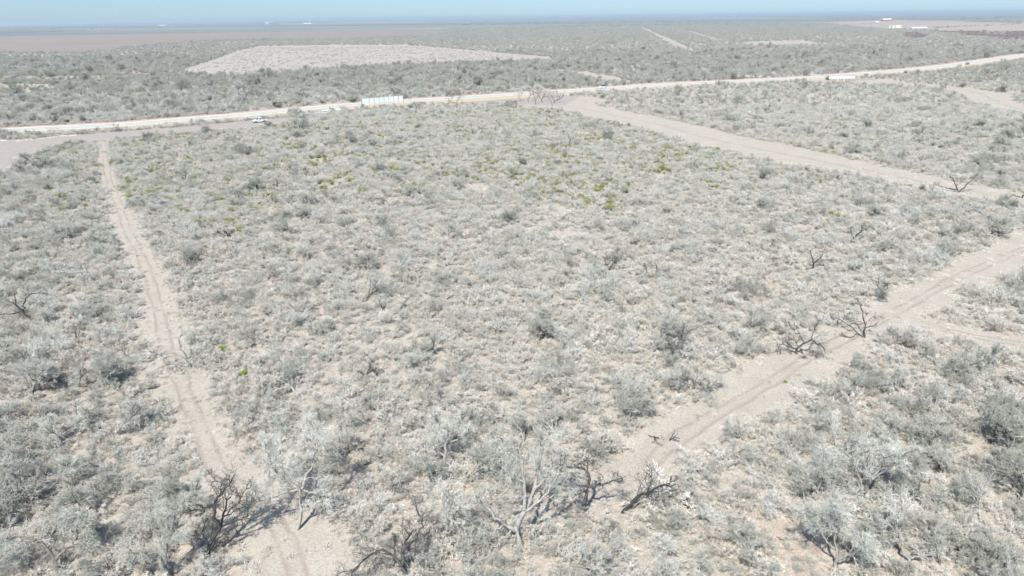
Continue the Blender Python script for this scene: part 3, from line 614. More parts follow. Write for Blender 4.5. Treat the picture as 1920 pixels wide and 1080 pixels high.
hero(O8, 3, (950, 930), [(.5, [(950, 930), (940, 800), (880, 740), (800, 700)]), (.34, [(945, 850), (960, 790), (1010, 700), (1050, 600)]), (.2, [(1030, 690), (1100, 560), (1200, 480)]), (.2, [(940, 800), (960, 650), (940, 540)]), (.16, [(880, 740), (780, 770)])],
     'pale grey tree cut by the bottom edge left of the clearing', 'the pale tree at the bottom left edge', dead=False, seed=32, dens=1.5)
hero(O8, 3, (245, 480), [(.3, [(245, 480), (180, 395), (130, 395)]), (.2, [(180, 395), (165, 300), (200, 230)]), (.2, [(230, 450), (330, 400), (420, 300)])], 'dark bent tree in the thicket at the bottom left', 'the dark bent tree at the bottom left', dead=False, seed=33, dens=1.5)
hero(O8, 3, (350, 880), [(.34, [(350, 880), (320, 700), (250, 630), (170, 580), (80, 630)]), (.2, [(320, 700), (400, 620), (470, 600)]), (.2, [(340, 800), (430, 760), (520, 640)])], 'grey arching tree in the bottom left corner thicket', 'the arching tree in the bottom left corner', dead=False, seed=34, dens=1.5)
hero(O7, 3, (340, 930), [(.38, [(340, 930), (350, 820), (400, 720), (430, 670)]), (.24, [(348, 850), (300, 780), (230, 750), (120, 800), (60, 880)]), (.2, [(380, 760), (440, 720), (490, 650), (460, 540)]), (.2, [(310, 790), (330, 680)])], 'black leafless tree cut by the bottom edge left of centre', 'the black tree at the bottom edge left of centre', seed=35, dens=1.5)
hero(O7, 3, (600, 700), [(.3, [(600, 700), (590, 560), (600, 450), (640, 350)]), (.2, [(595, 620), (650, 540), (700, 500)]), (.2, [(600, 690), (540, 790), (450, 820)]), (.2, [(600, 660), (690, 610)])], 'slim pale tree between the black tree and the big forked tree', None, dead=False, seed=36, dens=1.3)
O9 = (1280, 780)
hero(O9, 3, (1025, 510), [(.34, [(1025, 510), (990, 400), (930, 290), (890, 260), (790, 220)]), (.28, [(1010, 440), (1020, 350), (1070, 250), (1060, 120)]), (.16, [(1008, 400), (980, 210), (1040, 180)]), (.2, [(1010, 490), (850, 410), (780, 360)]), (.18, [(1030, 350), (1130, 240), (1180, 130)])],
     'grey tree with three long pale limbs in the lower right thicket', 'the three-limbed tree in the lower right', dead=False, seed=37, dens=1.4)
hero(O9, 3, (1925, 500), [(.34, [(1925, 500), (1880, 420), (1850, 390), (1770, 370)]), (.16, [(1860, 400), (1870, 340)])], 'black dead tree at the right edge of the lower right thicket', 'the black tree at the lower right edge', seed=38, dens=1)
hero(O9, 3, (1815, 105), [(.3, [(1815, 105), (1790, 50), (1750, 10)]), (.22, [(1815, 95), (1870, 55), (1890, 0)])], 'short black forked tree near the right edge of the lower thicket', None, seed=39, dens=.8)
hero(O9, 3, (1275, 830), [(.28, [(1275, 830), (1200, 710), (1160, 640), (1170, 560)]), (.2, [(1270, 800), (1330, 760), (1400, 720)]), (.18, [(1180, 680), (1080, 640)])], 'pale bent tree low in the bottom right thicket', 'the pale bent tree at the bottom right', dead=False, seed=40, dens=1.4)
hero(O9, 3, (860, 890), [(.26, [(860, 890), (840, 760), (800, 640), (830, 540)]), (.2, [(850, 820), (930, 740), (1000, 620)]), (.18, [(840, 760), (740, 700), (640, 600)])], 'whitish spreading tree at the bottom edge right of centre', 'the whitish tree at the bottom edge', dead=False, seed=41, dens=1.6)
hero((0, 230), 4.695, (385, 440), [(.3, [(385, 440), (300, 410), (220, 380), (190, 350)]), (.25, [(375, 430), (330, 350), (270, 290)]), (.2, [(385, 440), (370, 390), (420, 350)])], 'dark spreading tree near the roadside at the upper left', 'the dark spreading tree at the upper left', seed=42, dens=1.5)
hero((0, 230), 4.695, (1440, 395), [(.22, [(1440, 395), (1450, 360), (1440, 340)]), (.15, [(1445, 370), (1480, 350)])], 'tiny dark dead tree right of the top of the left track', None, seed=43, dens=.8)
hero((0, 230), 4.695, (35, 1010), [(.4, [(35, 1010), (40, 930), (80, 860)]), (.3, [(45, 930), (100, 960), (90, 900)]), (.2, [(40, 940), (0, 880)])], 'dark multi-stemmed tree at the left edge above the snag', 'the dark tree at the left edge', dead=False, seed=44, dens=1.4)
hero((400, 400), 1, (428, 447 - 400), [(.25, [(28, 47), (26, 36), (22, 30)]), (.2, [(28, 44), (38, 33)]), (.2, [(27, 44), (12, 34)])][:0] or [(.25, [(428, 47), (426, 36), (420, 28)]), (.2, [(428, 44), (440, 32)])], 'placeholder', None, seed=45) if False else None
hero((0, 0), 1, (428, 446), [(.28, [(428, 446), (427, 436), (420, 430)]), (.2, [(428, 444), (438, 433)]), (.18, [(427, 443), (411, 434)])], 'dark twiggy dead tree right of the middle of the left track', 'the dark twiggy tree right of the left track', seed=45, dens=1.5)
hero((0, 0), 1, (720, 592), [(.25, [(720, 592), (718, 578), (714, 566)]), (.12, [(719, 580), (725, 570)])], 'small black dead trunk in the middle of the pale brush', 'the small black trunk in the middle', seed=46, dens=.8)
hero((0, 0), 1, (688, 714), [(.28, [(688, 714), (690, 700), (702, 678)]), (.2, [(688, 708), (678, 696)]), (.15, [(691, 700), (708, 694)])], 'small dark forked dead tree below the middle of the brush', 'the small forked dead tree below the middle', seed=47, dens=1.2)
hero((0, 0), 1, (1144, 508), [(.25, [(1144, 508), (1142, 500), (1134, 490), (1128, 480)]), (.18, [(1143, 502), (1152, 492)])], 'dark forked dead tree in the pale brush right of centre', 'the dark forked tree right of centre', seed=48, dens=1.3)
hero((0, 0), 1, (1220, 522), [(.22, [(1220, 522), (1212, 508), (1206, 498)]), (.2, [(1224, 520), (1232, 508), (1228, 496)])], 'thin two-stemmed dead tree beside the dark forked tree', None, seed=49, dens=1)
hero((0, 0), 1, (1260, 670), [(.28, [(1260, 670), (1258, 650), (1250, 640)]), (.18, [(1260, 656), (1275, 630), (1278, 610)]), (.14, [(1262, 660), (1290, 655)])], 'dark ragged dead tree between the middle and the right track', 'the ragged dead tree above the right track', seed=50, dens=1.5)
hero((0, 0), 1, (1425, 130), [(.5, [(1425, 130), (1423, 124), (1418, 118)]), (.3, [(1424, 126), (1430, 117)])][:2], 'dark tree on the far side of the road right of centre', None, seed=51, dens=1.5, wf=.8)
hero((0, 0), 1, (1444, 467), [(.22, [(1410, 467), (1412, 455), (1418, 445)])][:0] or [(.22, [(1444, 467), (1446, 455), (1452, 445)])], 'thin dark dead stem in the brush far right of centre', None, seed=52, dens=1)
hero((0, 0), 1, (460, 192), [(.5, [(460, 192), (464, 178), (460, 168)]), (.3, [(463, 180), (474, 168)]), (.3, [(461, 186), (450, 174)])], 'dark leafless tree behind the road above the white pickup', 'the dark tree behind the road', seed=53, dens=1.6, wf=.8)
hero((0, 0), 1, (742, 184), [(.5, [(742, 184), (742, 176), (738, 168)]), (.3, [(742, 178), (752, 170)])], 'dark tree behind the road above the white panels', None, seed=54, dens=1.8, wf=.8)
hero((0, 0), 1, (555, 226), [(.4, [(555, 226), (556, 214), (552, 202)]), (.3, [(556, 216), (566, 208)]), (.25, [(554, 222), (542, 214)]), (.25, [(556, 214), (561, 200)])], 'bare tree overlapping the road just right of the white pickup', 'the bare tree right of the white pickup', dead=False, seed=55, dens=1.6)

# ------------------------------------------------------------------ scattering
def scatter(ymin, ymax, s, rng, amax=0.86):
    """jittered grid over the wedge the camera can see, with a margin at both sides"""
    xs = np.arange(-ymax * amax - 12, ymax * amax + 12, s); ys = np.arange(ymin, ymax, s)
    X, Y = np.meshgrid(xs, ys); X = X.ravel() + rng.uniform(-.48, .48, X.size) * s; Y = Y.ravel() + rng.uniform(-.48, .48, Y.size) * s
    k = (np.abs(X) < Y * amax + 12) & (Y >= ymin); return X[k], Y[k]
BARE = [(1035, 392, 26, 9), (890, 352, 22, 10), (1240, 325, 14, 14), (620, 350, 16, 7), (735, 375, 18, 6), (1105, 265, 14, 4), (1060, 300, 9, 5), (620, 425, 18, 7), (800, 320, 10, 5), (1130, 350, 20, 6), (1000, 360, 14, 5), (640, 700, 22, 14), (1060, 440, 30, 10), (450, 840, 14, 10), (730, 505, 14, 10),
        (1100, 900, 50, 22), (1010, 960, 40, 30), (520, 940, 60, 26), (930, 1000, 26, 18), (1375, 905, 35, 14), (1130, 870, 26, 12), (680, 480, 20, 8), (560, 460, 18, 5), (1500, 395, 24, 5), (1560, 440, 20, 5), (340, 300, 20, 6), (600, 300, 22, 5), (1730, 300, 18, 3), (1440, 1000, 40, 25), (1650, 860, 24, 10), (760, 1000, 30, 14), (830, 640, 16, 6)]
def masked(X, Y, margin=0.0):
    ok = np.ones(len(X), bool)
    jit = (vnoise(X, Y, 5) - 0.5) * 3.0 + (vnoise(X, Y, 14) - 0.5) * 3.0
    for C, w in TRK: ok &= pdist(X, Y, C, w * 0.93) + jit * np.clip(w.mean() / 6, 0.25, 0.7) > margin
    for P in POLY: ok &= ~inpoly(X, Y, P)
    return ok
def not_bare(X, Y):
    px, py, _ = pix(X, Y); ok = np.ones(len(X), bool); j = 0.6 + 0.9 * vnoise(X, Y, 3)
    for bx, by, a, b in BARE: ok &= ((px - bx) / a) ** 2 + ((py - by) / b) ** 2 > j
    return ok

def zone(X, Y):
    """height factor and density across the land"""
    px, py, dep = pix(X, Y)
    road_y = np.interp(px, [p[0] for p in ROADPX], [p[1] for p in ROADPX])
    return px, py, dep, py < road_y
rg = np.random.default_rng(77)
inst = {k: [] for k in ('bush', 'tree', 'green')}      # rows: x, y, rz, sx, sz, kindindex(for stuff), proto

# named bigger bushes read off the photograph: px, py(base), width px, kind
BIG = [(432, 300, 40, 'bush'), (610, 625, 90, 'bush'), (560, 612, 70, 'bush'), (680, 565, 80, 'tree'), (590, 540, 60, 'bush'), (745, 500, 45, 'bush'), (705, 520, 40, 'bush'), (1085, 715, 110, 'tree'), (1010, 640, 70, 'tree'), (1320, 605, 60, 'bush'), (1300, 735, 100, 'tree'), (1265, 660, 60, 'bush'), (1385, 545, 60, 'tree'), (1345, 570, 50, 'bush'), (1262, 575, 50, 'bush'), (1410, 665, 80, 'bush'), (1400, 620, 80, 'tree'), (830, 640, 60, 'bush'), (560, 740, 100, 'tree'), (520, 720, 80, 'tree'), (1070, 500, 50, 'bush'), (1425, 595, 60, 'bush'), (1210, 660, 70, 'tree'), (940, 600, 50, 'bush'), (930, 790, 70, 'bush'), (1160, 780, 90, 'tree'), (1700, 520, 60, 'bush'), (1660, 560, 60, 'tree'), (1625, 350, 35, 'bush'), (1665, 355, 30, 'bush'), (1870, 440, 60, 'tree'), (1740, 440, 60, 'tree'), (1780, 470, 60, 'bush'), (1830, 400, 50, 'bush'), (1610, 395, 60, 'tree'), (470, 790, 80, 'bush'), (700, 800, 80, 'tree'), (760, 900, 90, 'tree'), (640, 860, 90, 'tree'), (250, 800, 110, 'tree'), (190, 720, 90, 'tree'), (230, 880, 120, 'tree'), (110, 820, 120, 'tree'), (60, 740, 110, 'tree'), (150, 960, 130, 'tree'), (280, 960, 110, 'tree'), (90, 1040, 130, 'tree'), (220, 1050, 110, 'tree'), (30, 900, 120, 'tree'), (340, 920, 90, 'tree'), (1400, 830, 80, 'tree'), (1530, 790, 100, 'tree'), (1610, 760, 100, 'tree'), (1560, 860, 100, 'tree'), (1500, 900, 80, 'bush'), (1680, 840, 110, 'tree'), (1760, 790, 110, 'tree'), (1850, 830, 120, 'tree'), (1700, 740, 100, 'tree'), (1650, 700, 90, 'tree'), (1780, 690, 100, 'tree'), (1870, 700, 100, 'tree'), (1740, 960, 120, 'tree'), (1840, 980, 130, 'tree'), (1640, 1010, 120, 'tree'), (1540, 1000, 110, 'tree'), (1450, 960, 90, 'bush'), (1400, 1050, 110, 'tree'), (1320, 990, 90, 'bush'), (1900, 900, 110, 'tree'), (1760, 1060, 120, 'tree'), (1250, 1040, 100, 'bush'), (1140, 1050, 100, 'bush'), (500, 860, 70, 'bush'), (900, 900, 90, 'tree'), (1050, 830, 110, 'tree'), (980, 830, 90, 'tree'), (880, 850, 60, 'bush'), (1180, 960, 90, 'tree'), (160, 600, 80, 'bush'), (50, 660, 90, 'tree'), (120, 520, 60, 'bush'), (195, 480, 60, 'bush'), (60, 420, 60, 'tree'), (140, 440, 50, 'bush'), (400, 640, 50, 'bush'), (470, 640, 70, 'bush'), (420, 570, 50, 'bush'), (350, 500, 50, 'tree'), (460, 560, 60, 'bush')]
taken = list(HERO)
for px, py, wpx, kind in BIG:
    g = gp(px, py); _, _, dep = pix(g[0], g[1]); R = wpx / 2 / (FPX / float(dep)); pr = {'bush': 2.1, 'tree': 3.3}[kind]
    s = R / pr * 1.05; inst[kind].append((g[0], g[1], rg.random() * 6.28, s, s * rg.uniform(0.85, 1.1), rg.integers(0, 50)))
    taken.append(tuple(g))
taken += [tuple(gp(*q)) for q in ((420, 660), (420, 675), (455, 712), (455, 724))]; taken = np.array(taken)
def far_from(X, Y, P, d):
    ok = np.ones(len(X), bool)
    for p in P: ok &= (X - p[0]) ** 2 + (Y - p[1]) ** 2 > d * d
    return ok
# near and middle brush
X, Y = scatter(28, 270, 2.6, rg); k = masked(X, Y, 1.1) & not_bare(X, Y); X, Y = X[k], Y[k]
k = far_from(X, Y, taken, 1.7); X, Y = X[k], Y[k]
px, py, dep, north = zone(X, Y)
dens = 0.45 + 0.95 * vnoise(X, Y, 14) * (0.6 + 0.6 * vnoise(X, Y, 45))
side = np.clip(np.maximum((250 - px) / 200, (px - 1500 - (900 - np.minimum(py, 900)) * 0.1) / 250), 0, 1)   # taller brush left and right
low = np.clip((py - 640) / 250, 0, 1)
tall = np.clip(0.35 * side + 0.5 * low * (0.5 + 0.5 * side), 0, 1)
# mean size grows where the brush is tall
keep = rg.random(len(X)) < np.clip(0.3 + dens * (0.85 - 0.12 * tall), 0, 0.97)
X, Y, px, py, tall = X[keep], Y[keep], px[keep], py[keep], tall[keep]
sz = rg.lognormal(-0.55, 0.48, len(X)).clip(0.2, 1.35) * (0.95 + 0.55 * tall)
ist = rg.random(len(X)) < (0.028 + 0.15 * tall)
for x, y, s, t_, tl_ in zip(X, Y, sz, ist, tall):
    if t_:
        q = rg.uniform(0.6, 1.0); inst['tree'].append((x, y, rg.random() * 6.28, q, q * rg.uniform(.8, 1.0), rg.integers(0, 50)))
    else: inst['bush'].append((x, y, rg.random() * 6.28, s, s * rg.uniform(.75, 1.1), rg.choice((0, 3, 6)) if rg.random() < tl_ * 1.6 else rg.integers(0, 50)))
# brush beyond, out to 900 m
X, Y = scatter(270, 900, 3.4, rg, 0.83); k = masked(X, Y, 0.8); X, Y = X[k], Y[k]
for P in YEL: k = ~inpoly(X, Y, P) | (rg.random(len(X)) < 0.12); X, Y = X[k], Y[k]
px, py, dep, north = zone(X, Y)
k = rg.random(len(X)) < np.clip(0.78 + 0.6 * vnoise(X, Y, 40) * vnoise(X, Y, 13) + 0.1 * north, 0, .97); X, Y, north = X[k], Y[k], north[k]
MID = np.stack([X, Y, rg.random(len(X)) * 6.28, rg.lognormal(-0.12, 0.3, len(X)) * (0.85 + 0.25 * north), rg.uniform(0.75, 1.15, len(X))], 1)
MIDTREE = rg.random(len(X)) < 0.045 + 0.07 * north
# far brush, to 3.2 km
X, Y = scatter(900, 3000, 8.5, rg, 0.81); k = masked(X, Y, 0.8); X, Y = X[k], Y[k]
k = rg.random(len(X)) < np.clip(0.75 + 0.4 * vnoise(X, Y, 90), 0, .97); X, Y = X[k], Y[k]
FAR = np.stack([X, Y, rg.random(len(X)) * 6.28, rg.lognormal(0.55, 0.25, len(X)), rg.uniform(0.55, 0.8, len(X))], 1)
px, py, dep, north = zone(X, Y)
BROWN = inpoly(px, py, np.array([(1760, 60), (1960, 58), (1960, 74), (1880, 75), (1840, 68), (1770, 64)])) & (vnoise(X, Y, 45) > 0.36) | ((np.hypot((px - 1716) / 22, (py - 67) / 5) < 1) & (vnoise(X, Y, 25) > 0.35))
# distant hedges and tree lines
HEDGE = []
def hedge(px0, py0, px1, py1, n, s=(1.3, 2.4), w=12):
    a, b = gp(px0, py0), gp(px1, py1)
    t = rg.random(n); c = a + (b - a) * t[:, None] + rg.normal(0, w, (n, 2))
    for p in c: HEDGE.append((p[0], p[1], rg.random() * 6.28, rg.uniform(*s), rg.uniform(.7, 1.2)))
hedge(-40, 62, 98, 60, 260, (2, 3.6), 30); hedge(100, 59, 640, 43.5, 420, (2, 3.5), 50); hedge(640, 42, 920, 38.5, 160, (2, 3), 40)
hedge(1640, 56.5, 1760, 56, 26, (1.6, 3), 6); hedge(1740, 53, 1900, 46.5, 46, (1.6, 3.2), 8); hedge(1700, 37, 1900, 38.5, 160, (2.5, 4), 40); hedge(1560, 47, 1650, 45, 30, (1.5, 2.5), 8)
hedge(1900, 45, 1920, 44, 6, (3, 4.5), 10); hedge(1800, 42, 1900, 42.5, 10, (1.6, 3), 10); hedge(350, 78, 700, 72, 70, (1.6, 3.2), 10)
hedge(930, 37, 1600, 36, 320, (2, 3.4), 60); hedge(1560, 54.5, 1640, 53, 60, (1.5, 2.6), 10)
X = rg.uniform(-7000, 7000, 60000); Y = rg.uniform(2900, 8500, 60000); k = (np.abs(X) < Y * .82) & masked(X, Y, 0.8); X, Y = X[k], Y[k]
k = rg.random(len(X)) < np.clip(vnoise(X * .35, Y, 330) * 2.6 - 0.75, 0, 1); X, Y = X[k], Y[k]
HEDGE = np.concatenate([np.array(HEDGE), np.stack([X, Y, rg.random(len(X)) * 6.28, rg.uniform(2.6, 4.6, len(X)), rg.uniform(.45, .8, len(X))], 1)])
# green scrub
GREEN_ZONES = [([(180, 270), (600, 225), (1100, 200), (1330, 260), (1560, 340), (1600, 420), (1200, 330), (1150, 400), (900, 340), (560, 400), (460, 440), (250, 400)], 0.21, 3.0), ([(30, 270), (180, 262), (190, 380), (120, 420), (20, 330)], 0.16, 3.2), ([(1330, 215), (1700, 200), (1800, 280), (1600, 310), (1400, 255)], 0.07, 3.2), ([(0, 130), (330, 128), (600, 135), (900, 118), (1000, 130), (800, 160), (300, 190), (0, 200)], 0.14, 5.0), ([(1440, 96), (1740, 88), (1900, 92), (1800, 112), (1600, 108)], 0.12, 7.0), ([(250, 95), (400, 78), (440, 96), (300, 120)], 0.15, 7), ([(520, 130), (720, 112), (1000, 112), (960, 130)], .1, 5)]
GR = []
for poly_, d, sp in GREEN_ZONES:
    P = G(poly_); x0, y0 = P.min(0); x1, y1 = P.max(0); n = int(min(60000, (x1 - x0) * (y1 - y0) / (sp * sp)))
    X = rg.uniform(x0, x1, n); Y = rg.uniform(y0, y1, n); k = inpoly(X, Y, P); X, Y = X[k], Y[k]; k = masked(X, Y, 0.5); X, Y = X[k], Y[k]
    k = rg.random(len(X)) < d * 3.9 * np.clip(vnoise(X, Y, 11) * 1.6 - 0.2, 0, 1.2); X, Y = X[k], Y[k]
    GR += [(x, y, rg.random() * 6.28, rg.uniform(.6, 1.35) * (1 if sp < 4 else 1.5), rg.uniform(.75, 1.1), rg.integers(0, 50)) for x, y in zip(X, Y)]
GR = np.array(GR)

# ------------------------------------------------------------------ choose the individuals
_ON = 'one two three four five six seven eight nine'.split()
ORD = ['nearest', 'second nearest', 'third nearest', 'fourth nearest', 'fifth nearest', 'sixth nearest', 'seventh nearest', 'eighth nearest', 'ninth nearest', 'tenth nearest', 'eleventh nearest', 'twelfth nearest', 'thirteenth nearest', 'fourteenth nearest', 'fifteenth nearest'] + [w + ' nearest' for w in ('sixteenth seventeenth eighteenth nineteenth twentieth ' + ' '.join(t + '-' + u for t in ('twenty', 'thirty', 'forty') for u in 'first second third fourth fifth sixth seventh eighth ninth'.split())).split()]
LM += [(*gp(418, 655), 'the bright green shrub right of the left track')]
def sidephrase(lx, ly, x, y):
    a, b, d1 = pix(lx, ly); c, d, d2 = pix(x, y); dx, dy = float(c - a), float(d - b)
    return ('left of' if dx < 0 else 'right of') if abs(dx) > abs(dy) * 1.1 else ('behind' if dy < 0 else 'in front of')
def label_all(rows, noun, looks):
    """nearest landmark + side + rank among the ones with the same words"""
    L = np.array([(a, b) for a, b, _ in LM]); out = {}
    for idx, rw in enumerate(rows):
        d = np.hypot(L[:, 0] - rw[0], L[:, 1] - rw[1]); j = int(np.argmin(d)); sd_ = sidephrase(*L[j], rw[0], rw[1])
        out.setdefault((j, sd_), []).append((float(d[j]), idx))
    lab = [None] * len(rows)
    for (j, sd_), lst in out.items():
        lst.sort()
        for rk, (_, idx) in enumerate(lst):
            o = ORD[rk] + ' ' if rk < len(ORD) else 'farther '
            lab[idx] = f'{looks(rows[idx])} {noun}, {o}one {sd_} {LM[j][2]}'.replace('  ', ' ')
    return lab
def choose(rows, nmax, rad0, hfac):
    A = np.array(rows); px, py, dep = pix(A[:, 0], A[:, 1], 0.8)
    inside = (px > -30) & (px < 1950) & (py > -10) & (py < 1120)
    sc = np.where(inside, A[:, 3] / dep, 0); order = np.argsort(-sc); sel = order[:nmax]; sel = sel[sc[sel] > 0]
    rest = np.setdiff1d(np.arange(len(A)), sel); return A[sel], A[rest]
bs, brest = choose(inst['bush'], 300, 2.1, 1); ts, trest = choose(inst['tree'], 235, 3.3, 1)
gs, grest = choose(GR, 230, 1.1, 1)
def fit16(s):
    w = s.split(); return ' '.join(w[:16])
lb = label_all(bs, 'bush', lambda q: ('broad' if q[3] > 1.0 else 'small' if q[3] < 0.62 else 'rounded'))
for q, la in zip(bs, lb): plant('leafless_bush', 'bush', int(q[5]), (q[0], q[1], -0.03), (q[3], q[3], q[4]), q[2], fit16(la), 'bush', 'leafless bushes of the brush')
lt = label_all(ts, 'tree', lambda q: ('broad grey' if q[3] > 1.0 else 'small grey' if q[3] < 0.75 else 'grey'))
for q, la in zip(ts, lt): plant('bare_tree', 'tree', int(q[5]), (q[0], q[1], 0), (q[3], q[3], q[4]), q[2], fit16(la), 'tree', 'leafless trees of the brush')
lg = label_all(gs, 'shrub', lambda q: ('large olive' if q[3] > 1.15 else 'small olive' if q[3] < 0.8 else 'olive'))
for q, la in zip(gs, lg): plant('olive_shrub', 'green', int(q[5]), (q[0], q[1], 0), (q[3], q[3], q[3] * .9), q[2], fit16(la), 'shrub', 'olive green shrubs of the brush')
for i, (px, py, s, la) in enumerate([(420, 658, .85, 'bright green shrub just right of the left track'), (455, 708, .95, 'wider bright green shrub standing lower beside the left track'), (1472, 718, .35, 'tiny yellow-green plant growing on the right dirt track'), (1678, 232 * 1, 1, '')][:3]):
    g = gp(px, py); plant('green_shrub', 'bright', 0, (g[0], g[1], 0), (s * 1.1, s * .9, s), i * 1.3, la, 'shrub', 'bright green shrubs')
for i, (px, py, s, la) in enumerate([(107, 231, 1.5, 'dark green evergreen shrub behind the road at the far left'), (521, 201, 1.6, 'largest dark evergreen shrub behind the road above the pickup'), (453, 206, .9, 'small evergreen shrub behind the road left of the pickup'), (434, 207, .9, 'small evergreen shrub at the road edge, second left of the largest'), (565, 196, 1.2, 'evergreen shrub behind the road right of the largest one'), (573, 196, .9, 'slim evergreen shrub close to the white marker post'), (663, 192, 1.3, 'green shrub behind the road near the white panels'), (125, 230, .8, 'low evergreen beside the dark one at the far left'), (13, 237, .9, 'evergreen shrub behind the road at the left edge'), (1553, 150, 1.3, 'dark evergreen beside the far white panels'), (604, 194, .9, 'evergreen shrub on the verge behind the road'), (388, 214, .8, 'low evergreen shrub behind the road, left of centre left'), (1896, 99, 1.6, 'dark evergreen by the road at the far right'), (1912, 100, 1.3, 'smaller evergreen at the far right road edge'), (274, 219, .8, 'low evergreen behind the road above the left brush')]):
    g = gp(px, py); plant('evergreen_shrub', 'evergreen', i, (g[0], g[1], 0), (s, s, s * .8), i * 1.7, la, 'shrub', 'dark evergreen shrubs along the road')

# ------------------------------------------------------------------ masses as instanced stuff
def hide_collection(name, objs):
    c = bpy.data.collections.new(name)
    for i, o in enumerate(objs): c.objects.link(o)
    return c
def mass(name, rows, kinds_idx, protos, label, cat, m):
    """rows: x, y, z, rz, sx, sy, sz ; kinds_idx -> prototype index"""
    objs = []
    for i, p in enumerate(protos):
        c = p.copy(); c.name = f'{name}_form_{i:03d}'; objs.append(c)
    coll = hide_collection(name + '_forms', sorted(objs, key=lambda o: o.name))
    R = np.asarray(rows, np.float32); me = bpy.data.meshes.new(name); me.vertices.add(len(R)); me.vertices.foreach_set('co', R[:, :3].ravel())
    a = me.attributes.new('rot', 'FLOAT_VECTOR', 'POINT'); rr = np.zeros((len(R), 3), np.float32); rr[:, 2] = R[:, 3]; a.data.foreach_set('vector', rr.ravel())
    a = me.attributes.new('scl', 'FLOAT_VECTOR', 'POINT'); a.data.foreach_set('vector', R[:, 4:7].ravel())
    a = me.attributes.new('pidx', 'INT', 'POINT'); a.data.foreach_set('value', np.asarray(kinds_idx, np.int32))
    o = bpy.data.objects.new(name, me); COL.objects.link(o); tag(o, label, cat, kind='stuff')
    ng = bpy.data.node_groups.new(name + '_scatter', 'GeometryNodeTree')
    ng.interface.new_socket('Geometry', in_out='INPUT', socket_type='NodeSocketGeometry'); ng.interface.new_socket('Geometry', in_out='OUTPUT', socket_type='NodeSocketGeometry')
    N = ng.nodes; gi = N.new('NodeGroupInput'); go = N.new('NodeGroupOutput'); ip = N.new('GeometryNodeInstanceOnPoints')
    ci = N.new('GeometryNodeCollectionInfo'); ci.inputs['Collection'].default_value = coll; ci.inputs['Separate Children'].default_value = True; ci.inputs['Reset Children'].default_value = True
    def att(nm, t):
        x = N.new('GeometryNodeInputNamedAttribute'); x.data_type = t; x.inputs['Name'].default_value = nm; return x.outputs['Attribute']
    L = ng.links; L.new(gi.outputs[0], ip.inputs['Points']); L.new(ci.outputs[0], ip.inputs['Instance']); ip.inputs['Pick Instance'].default_value = True
    L.new(att('pidx', 'INT'), ip.inputs['Instance Index']); L.new(att('rot', 'FLOAT_VECTOR'), ip.inputs['Rotation']); L.new(att('scl', 'FLOAT_VECTOR'), ip.inputs['Scale'])
    L.new(ip.outputs[0], go.inputs[0]); md = o.modifiers.new('scatter', 'NODES'); md.node_group = ng
    me.materials.append(m); return o
def rows7(A, z=0.0):
    return np.stack([A[:, 0], A[:, 1], np.full(len(A), z), A[:, 2], A[:, 3], A[:, 3], A[:, 4] if A.shape[1] > 5 else A[:, 3] * A[:, 4]], 1)
P_b = [p[2] for p in PROTO['bush']]; P_t = [p[2] for p in PROTO['tree']]; P_f = [p[2] for p in PROTO['farbush']]; P_br = [p[2] for p in PROTO['brownbush']]
protos = P_b + P_f + P_br; nb, nf_ = len(P_b), len(P_f)
mb = MID[~MIDTREE]; closeb = mb[:, 1] < 430
ridx = np.random.default_rng(9)
R_ = [rows7(brest), rows7(mb), rows7(FAR), rows7(HEDGE)]
I_ = [brest[:, 5].astype(int) % nb, np.where(closeb, ridx.integers(0, nb, len(mb)), nb + ridx.integers(0, nf_, len(mb))),
      np.where(BROWN, nb + nf_ + ridx.integers(0, 2, len(FAR)), nb + ridx.integers(0, nf_, len(FAR))), nb + ridx.integers(0, nf_, len(HEDGE))]
mass('brush', np.concatenate(R_), np.concatenate(I_), protos, 'dense leafless grey brush covering the plain as far as the horizon', 'brush', MT['twig'])
mt = MID[MIDTREE].copy(); mt[:, 3] *= 0.9
mass('woodland', np.concatenate([rows7(trest), rows7(mt)]), np.concatenate([trest[:, 5].astype(int) % 7, ridx.integers(0, 7, len(mt))]), P_t, 'many leafless grey trees scattered through the farther brush', 'woodland', MT['twig'])
P_g = [p[2] for p in PROTO['green']]
mass('olive_scrub', rows7(grest), grest[:, 5].astype(int) % 4, P_g, 'small olive green scrub scattered through the farther brush', 'scrub', MT['yleaf'])
# undergrowth: thin sub-shrubs and grass between the bushes
X, Y = scatter(26, 330, 1.1, rg); k = masked(X, Y, 0.1); X, Y = X[k], Y[k]
k = rg.random(len(X)) < 0.5 + 0.6 * vnoise(X, Y, 6); X, Y = X[k], Y[k]
nb1 = not_bare(X, Y); k = nb1 | (rg.random(len(X)) < 0.12); X, Y = X[k], Y[k]
SUB = np.stack([X, Y, rg.random(len(X)) * 6.28, rg.lognormal(0.0, 0.36, len(X)), rg.uniform(.7, 1.2, len(X))], 1)
X, Y = scatter(26, 190, 0.8, rg); k = masked(X, Y, -0.8) | (rg.random(len(X)) < 0.12 + 0.3 * vnoise(X, Y, 5)); X, Y = X[k], Y[k]; k = rg.random(len(X)) < 0.7 * vnoise(X, Y, 2.5) + .25; X, Y = X[k], Y[k]
GRS = np.stack([X, Y, rg.random(len(X)) * 6.28, rg.uniform(.6, 1.5, len(X)), rg.uniform(.7, 1.2, len(X))], 1)
